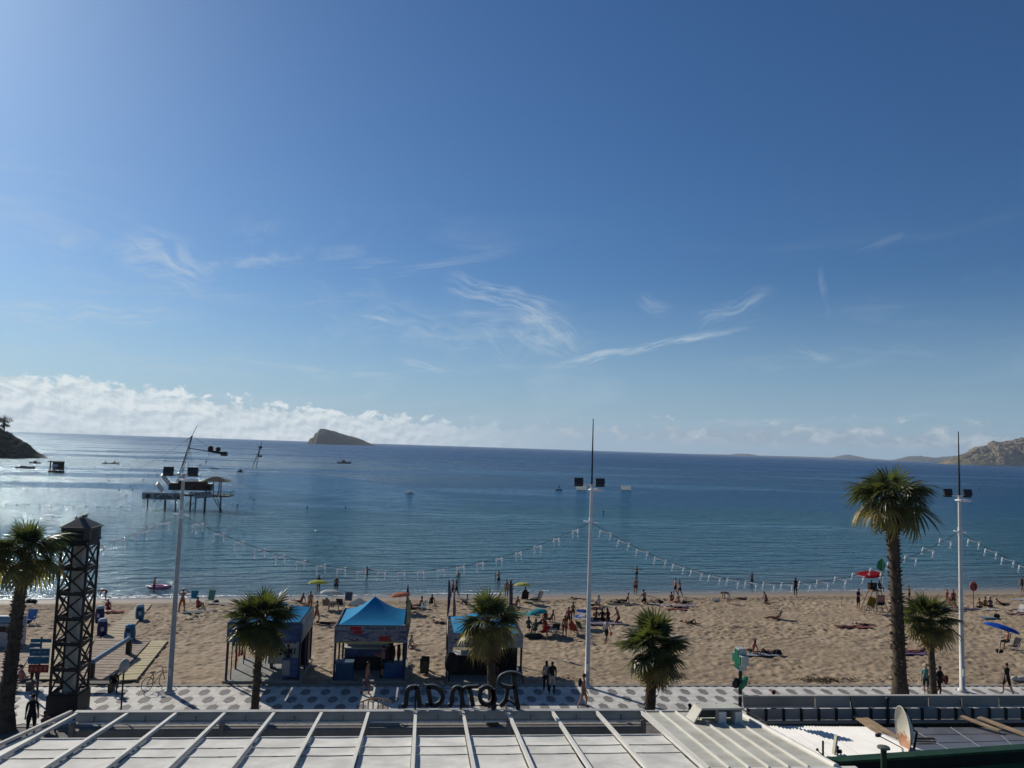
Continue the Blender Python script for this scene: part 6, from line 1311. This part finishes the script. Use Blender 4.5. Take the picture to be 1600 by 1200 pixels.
s=MB(); [s.tube([(q(px,775).x,-.1,z),(q(px+9,775).x,-.1,z+1.0)],.07,5) for px,z in((287,.2),(291,1),(296,.6),(250,1.6),(240,1.4))]; s.build('cross_bracing',dkw,pf)
# leaning mast with stays
top=q(300,681,3); s=MB(); 
for dx,px in((0,264),(.3,272),(-.3,268)): s.tube([(q(px,768).x,2,zd),(top.x+dx*.3,3,top.z)],.07,5)
for i in range(8):
    u=i/8; A=V((q(264,768).x,2,zd)).lerp(top,u); Bq=V((q(272,768).x,2,zd)).lerp(top,u+.06); s.tube([A,Bq],.045,4)
s.build('lattice_mast',dkw,pf)
def stay(a,b,nm='stay_cable',r=.035,sag=0): 
    a=V(a);b=V(b); MB().tube([a.lerp(b,i/8)-V((0,0,4*sag*(i/8)*(1-i/8))) for i in range(9)],r,4).build(nm,ropem,pf)
stay(top,q(308,665,3),'mast_tip',.06); stay(top,q(324,697,3)); stay(top,q(200,737,3),sag=.8); stay(top,q(290,690,3)); stay(q(296,701,3),q(293,735,3)); stay(q(297,701,3),q(301,733,3)); stay(q(330,700,3),q(311,752,3)); stay(q(295,700,3),q(325,705,3),'drive_arm',.12)
hd=q(337,706,3); s=MB(); s.tube([q(325,704,3),q(346,708,3)],.28,6).box(q(350,709,3),(1.2,.9,.9)); s.ball(q(329,701,3),(.6,.3,.6),8,5).ball(q(341,702,3),(.55,.3,.5),8,5); s.build('motor_pulley_head',dkw,pf)
MB().ball(q(322,722,3),.2,6,4).build('cable_weight',bk,pf)
# far pylon
Bq=G(396,731,SEA); t=thing('cable_pylon','slim dark three-legged cable pylon far out right of the ski platform','pylon',Bq); P=lambda px,py: GY(px,py,Bq.y)-Bq
for px,py in((394,731),(403,713),(400,731)): MB().tube([P(px,py),P(407,699)],.18,5).build('leg',dkw,t)
MB().box(P(407,699),(1.6,1,1.3)).build('pulley_head',dkw,t); MB().box(P(407,713),(1.6,.8,1.0)).build('counterweight',dkw,t); MB().tube([P(407,699),P(409,690)],.12,5).build('tip',dkw,t)
# raft tower on the left
Br=G(88,738,SEA); t=thing('floating_raft','square dark floating platform with a cabin left of the ski platform','raft',Br); MB().box((0,0,.3),(4.4,3,.7)).build('hull',dkw,t); MB().box((0,.5,2.0),(3.9,2.2,.25)).build('mid_deck',dkw,t); MB().box((0,.3,3.9),(4.1,2.8,.3)).build('roof',dkw,t)
for x in(-1.8,1.8):
    for y in(-1,1.3): MB().box((x,y,2.1),(.35,.3,3.6)).build('post',dkw,t)
MB().box((-.35,-.6,2.5),(1.9,.1,1.0)).build('pale_window',mat('raft_window',(.35,.38,.38),.4),t); MB().box((0,1.4,2.3),(3.6,.1,2.9)).build('back_wall',dkw,t); MB().ball((-.2,-1.2,1.2),(.6,.3,.5),8,5).build('emblem',mat('raft_emblem',(.3,.27,.27),.6),t)
def boat(label,px,py,l,col,kind='motor',f=0,cat='boat',extra=None):
    b=G(px,py,SEA); t=thing({'motor':'motor_boat','jet':'jet_ski','raft':'inflatable_boat','pedal':'pedal_boat'}[kind],label,cat,b,R(f)); m=mat('boat_%02x%02x%02x'%tuple(int(c*255) for c in col),col,.5,.2,1); s=MB(); n=9; vs=[]
    for i in range(n):
        u=i/(n-1); w=l*.17*(1 if u<.55 else max(.03,1-((u-.55)/.45)**1.6)); h=l*.09*(1+.5*u*u)
        for y,z in((-w,h),(-w*.7,-.05),(w*.7,-.05),(w,h)): vs.append((l*(u-.5),y,z))
    s.add(vs,[(i*4+j,i*4+j+1,(i+1)*4+j+1,(i+1)*4+j) for i in range(n-1) for j in range(3)]+[(i*4+3,i*4,(i+1)*4,(i+1)*4+3) for i in range(n-1)]+[(0,3,2,1)]); s.build('hull',m,t)
    dkb=mat('boat_dark_gear',(.03,.03,.035),.6)
    if kind=='motor': MB().box((-.05*l,0,l*.17),(l*.25,l*.2,l*.14)).build('cabin',m,t); MB().tube([(-l*.28,0,l*.08),(-l*.3,0,l*.45)],l*.012,5).build('mast',dkb,t); MB().box((-l*.47,0,l*.1),(l*.07,l*.08,l*.14)).build('outboard_motor',dkb,t)
    elif kind=='jet': MB().ball((-.1*l,0,l*.14),(l*.22,l*.09,l*.07),8,5).build('saddle',dkb,t); MB().tube([(l*.1,0,l*.1),(l*.03,0,l*.24)],l*.03,5).build('steering_column',dkb,t)
    else: MB().box((-.1*l,0,l*.12),(l*.3,l*.22,l*.06)).build('thwart',dkb,t)
    if extra: person(extra,b+V((0,0,.35)),'chair',90+f,'brown',top=BLK,bot=BLK,scale=1.2,group='riders on the water')
    return t
boat('small grey motor boat with a stern mast below the rocky island',538,724,9,(.05,.055,.06),'motor',0)
boat('long low boat with pale top near the left headland',40,732,7,(.16,.16,.17),'raft',0); boat('dark dinghy just right of the left headland tip',54,724,5,(.04,.04,.045),'motor',180); boat('left one of two jet skis above the cable stay',165,725,3.6,(.10,.12,.15),'jet',10,'jet ski','rider on the left jet ski above the cable stay'); boat('right one of two jet skis above the cable stay',179,725,4.4,(.07,.08,.10),'jet',0,'jet ski','rider on the right jet ski above the cable stay')
boat('tiny dark dinghy behind the square raft',80,722,3,(.04,.04,.05),'motor',0); boat('white inflatable boat right of the ski platform mast',334,733,4.6,(.50,.52,.55),'raft',10); boat('dark rowing boat left of the middle floodlight post',873,766,2.6,(.03,.03,.035),'pedal',0,'boat','rower in the dark boat left of the middle lamp')
def tent(label,px,py,w,h,col):
    b=G(px,py,SEA); t=thing('floating_tent',label,'float',b); s=MB(); s.add([(-w/2,-w/3,0),(w/2,-w/3,0),(w/2,w/3,0),(-w/2,w/3,0),(.1*w,0,h)],[(0,1,4),(1,2,4),(2,3,4),(3,0,4)]); mt_=mat('tent_%02x'%int(col[0]*255),col,.7); (glow(mt_,.6) if col[0]>.5 else None); s.build('cover',mt_,t); MB().box((0,0,.05),(w*1.2,w*.75,.14)).build('base',mat('tent_base',(.2,.24,.16),.7),t); return t
tent('dark green tented float below the far pylon',375,738,2.6,1.5,(.02,.05,.045)); tent('small white tented float in the middle of the bay',640,771,2.2,1.0,(.65,.68,.70))
def ramp(label,px0,py0,px1,py1):
    a=G(px0,py1,SEA); b=G(px1,py1,SEA); w=(b-a).length; h=GY(px0,py0,a.y+1).z-SEA; t=thing('water_ramp',label,'float',(a+b)/2); s=MB(); s.poly([V((-w/2,-.2,.05)),V((w/2,-.2,.05)),V((w/2-.15,1.0,h)),V((-w/2-.0,1.0,h))],(0,.06,.06)); pw_=s.build('panel',mat('panel_white',(.8,.8,.76),.6,.1),t); (glow(_m['panel_white'],.6) if 'RP' not in globals() else None); globals()['RP']=1; MB().box((0,.4,.03),(w*.9,.8,.12)).build('float_base',bk,t)
ramp('white slanted floating panel right of the middle lamp head',972,759,985,766); ramp('white slanted floating panel just left of the middle lamp pole',902,759,916,766)
# pink float
b=SEAP(247,919); s=MB(); s.tube([(.75*math.cos(a*PI/10),.5*math.sin(a*PI/10),.12) for a in range(21)],.16,8,cap=False); s.ball((.95,0,.16),(.35,.25,.16)); fl_=thing('pool_float','pink inflatable float lying on the shallows beside the knee-deep bather','float',b); s.build('ring',mat('float_pink',(.42,.14,.26),.4),fl_); MB().ball((-.9,0,.14),(.3,.22,.12)).build('white_end',mat('float_white',(.6,.6,.6),.4),fl_)
# buoys: a row of small dark floats and scattered ones
bm_=MB(); bm_.ball((0,0,.12),(.28,.28,.28),8,5).tube([(0,0,.3),(0,0,.5)],.05,5); bmesh_=bm_.mesh('buoy',mat('buoy_dark',(.03,.03,.03),.6))
spots=[(8+i*18,789+i*.35,'row') for i in range(12)]+[(260,716),(278,709),(271,699),(248,720),(257,721),(232,743),(241,737),(224,750),(207,766),(246,742),(288,692),(315,727),(371,790),(312,727.5),(434,700),(420,727),(197,775),(170,752),(186,766),(480,793),(540,793),(943,800),(148,731),(168,743),(204,760),(408,688)]
for i,sp in enumerate(spots):
    o=mk('buoy',bmesh_,None,G(sp[0],sp[1],SEA)); 
    if len(sp)==3: tag(o,'small dark float in the straight row crossing the left bay','buoy','row of floats across the left bay'); o.scale=(.55,.55,.45)
    else: tag(o,'small dark marker buoy scattered around the ski platform','buoy','marker buoys around the ski platform'); k=.7+max(0,(760-sp[1]))/55; o.scale=(k,k,k)
for i,(px,py) in enumerate(((1350,745),(1525,758),(1530,766),(1536,757))):
    o=mk('buoy',bmesh_,None,G(px,py,SEA)); tag(o,'small dark marker buoy in the right half of the bay','buoy','marker buoys in the right bay'); o.scale=(1.4,1.4,1.4)
# ------------------------------------------------------------ haze
s=MB(); s.poly([(-9400,-100,-4.5),(9400,-100,-4.5),(9400,12400,-4.5),(-9400,12400,-4.5)],264.5)
hm_=bpy.data.materials.new('haze'); hm_.use_nodes=True; t_=hm_.node_tree; t_.nodes.clear(); o_=t_.nodes.new('ShaderNodeOutputMaterial'); v_=t_.nodes.new('ShaderNodeVolumePrincipled'); v_.inputs['Color'].default_value=(.72,.84,1,1); v_.inputs['Density'].default_value=HAZE; v_.inputs['Anisotropy'].default_value=.2
t_.links.new(v_.outputs[0],o_.inputs['Volume']); tag(s.build('haze',hm_),'thin sea haze fading the distant hills','haze',kind='stuff')
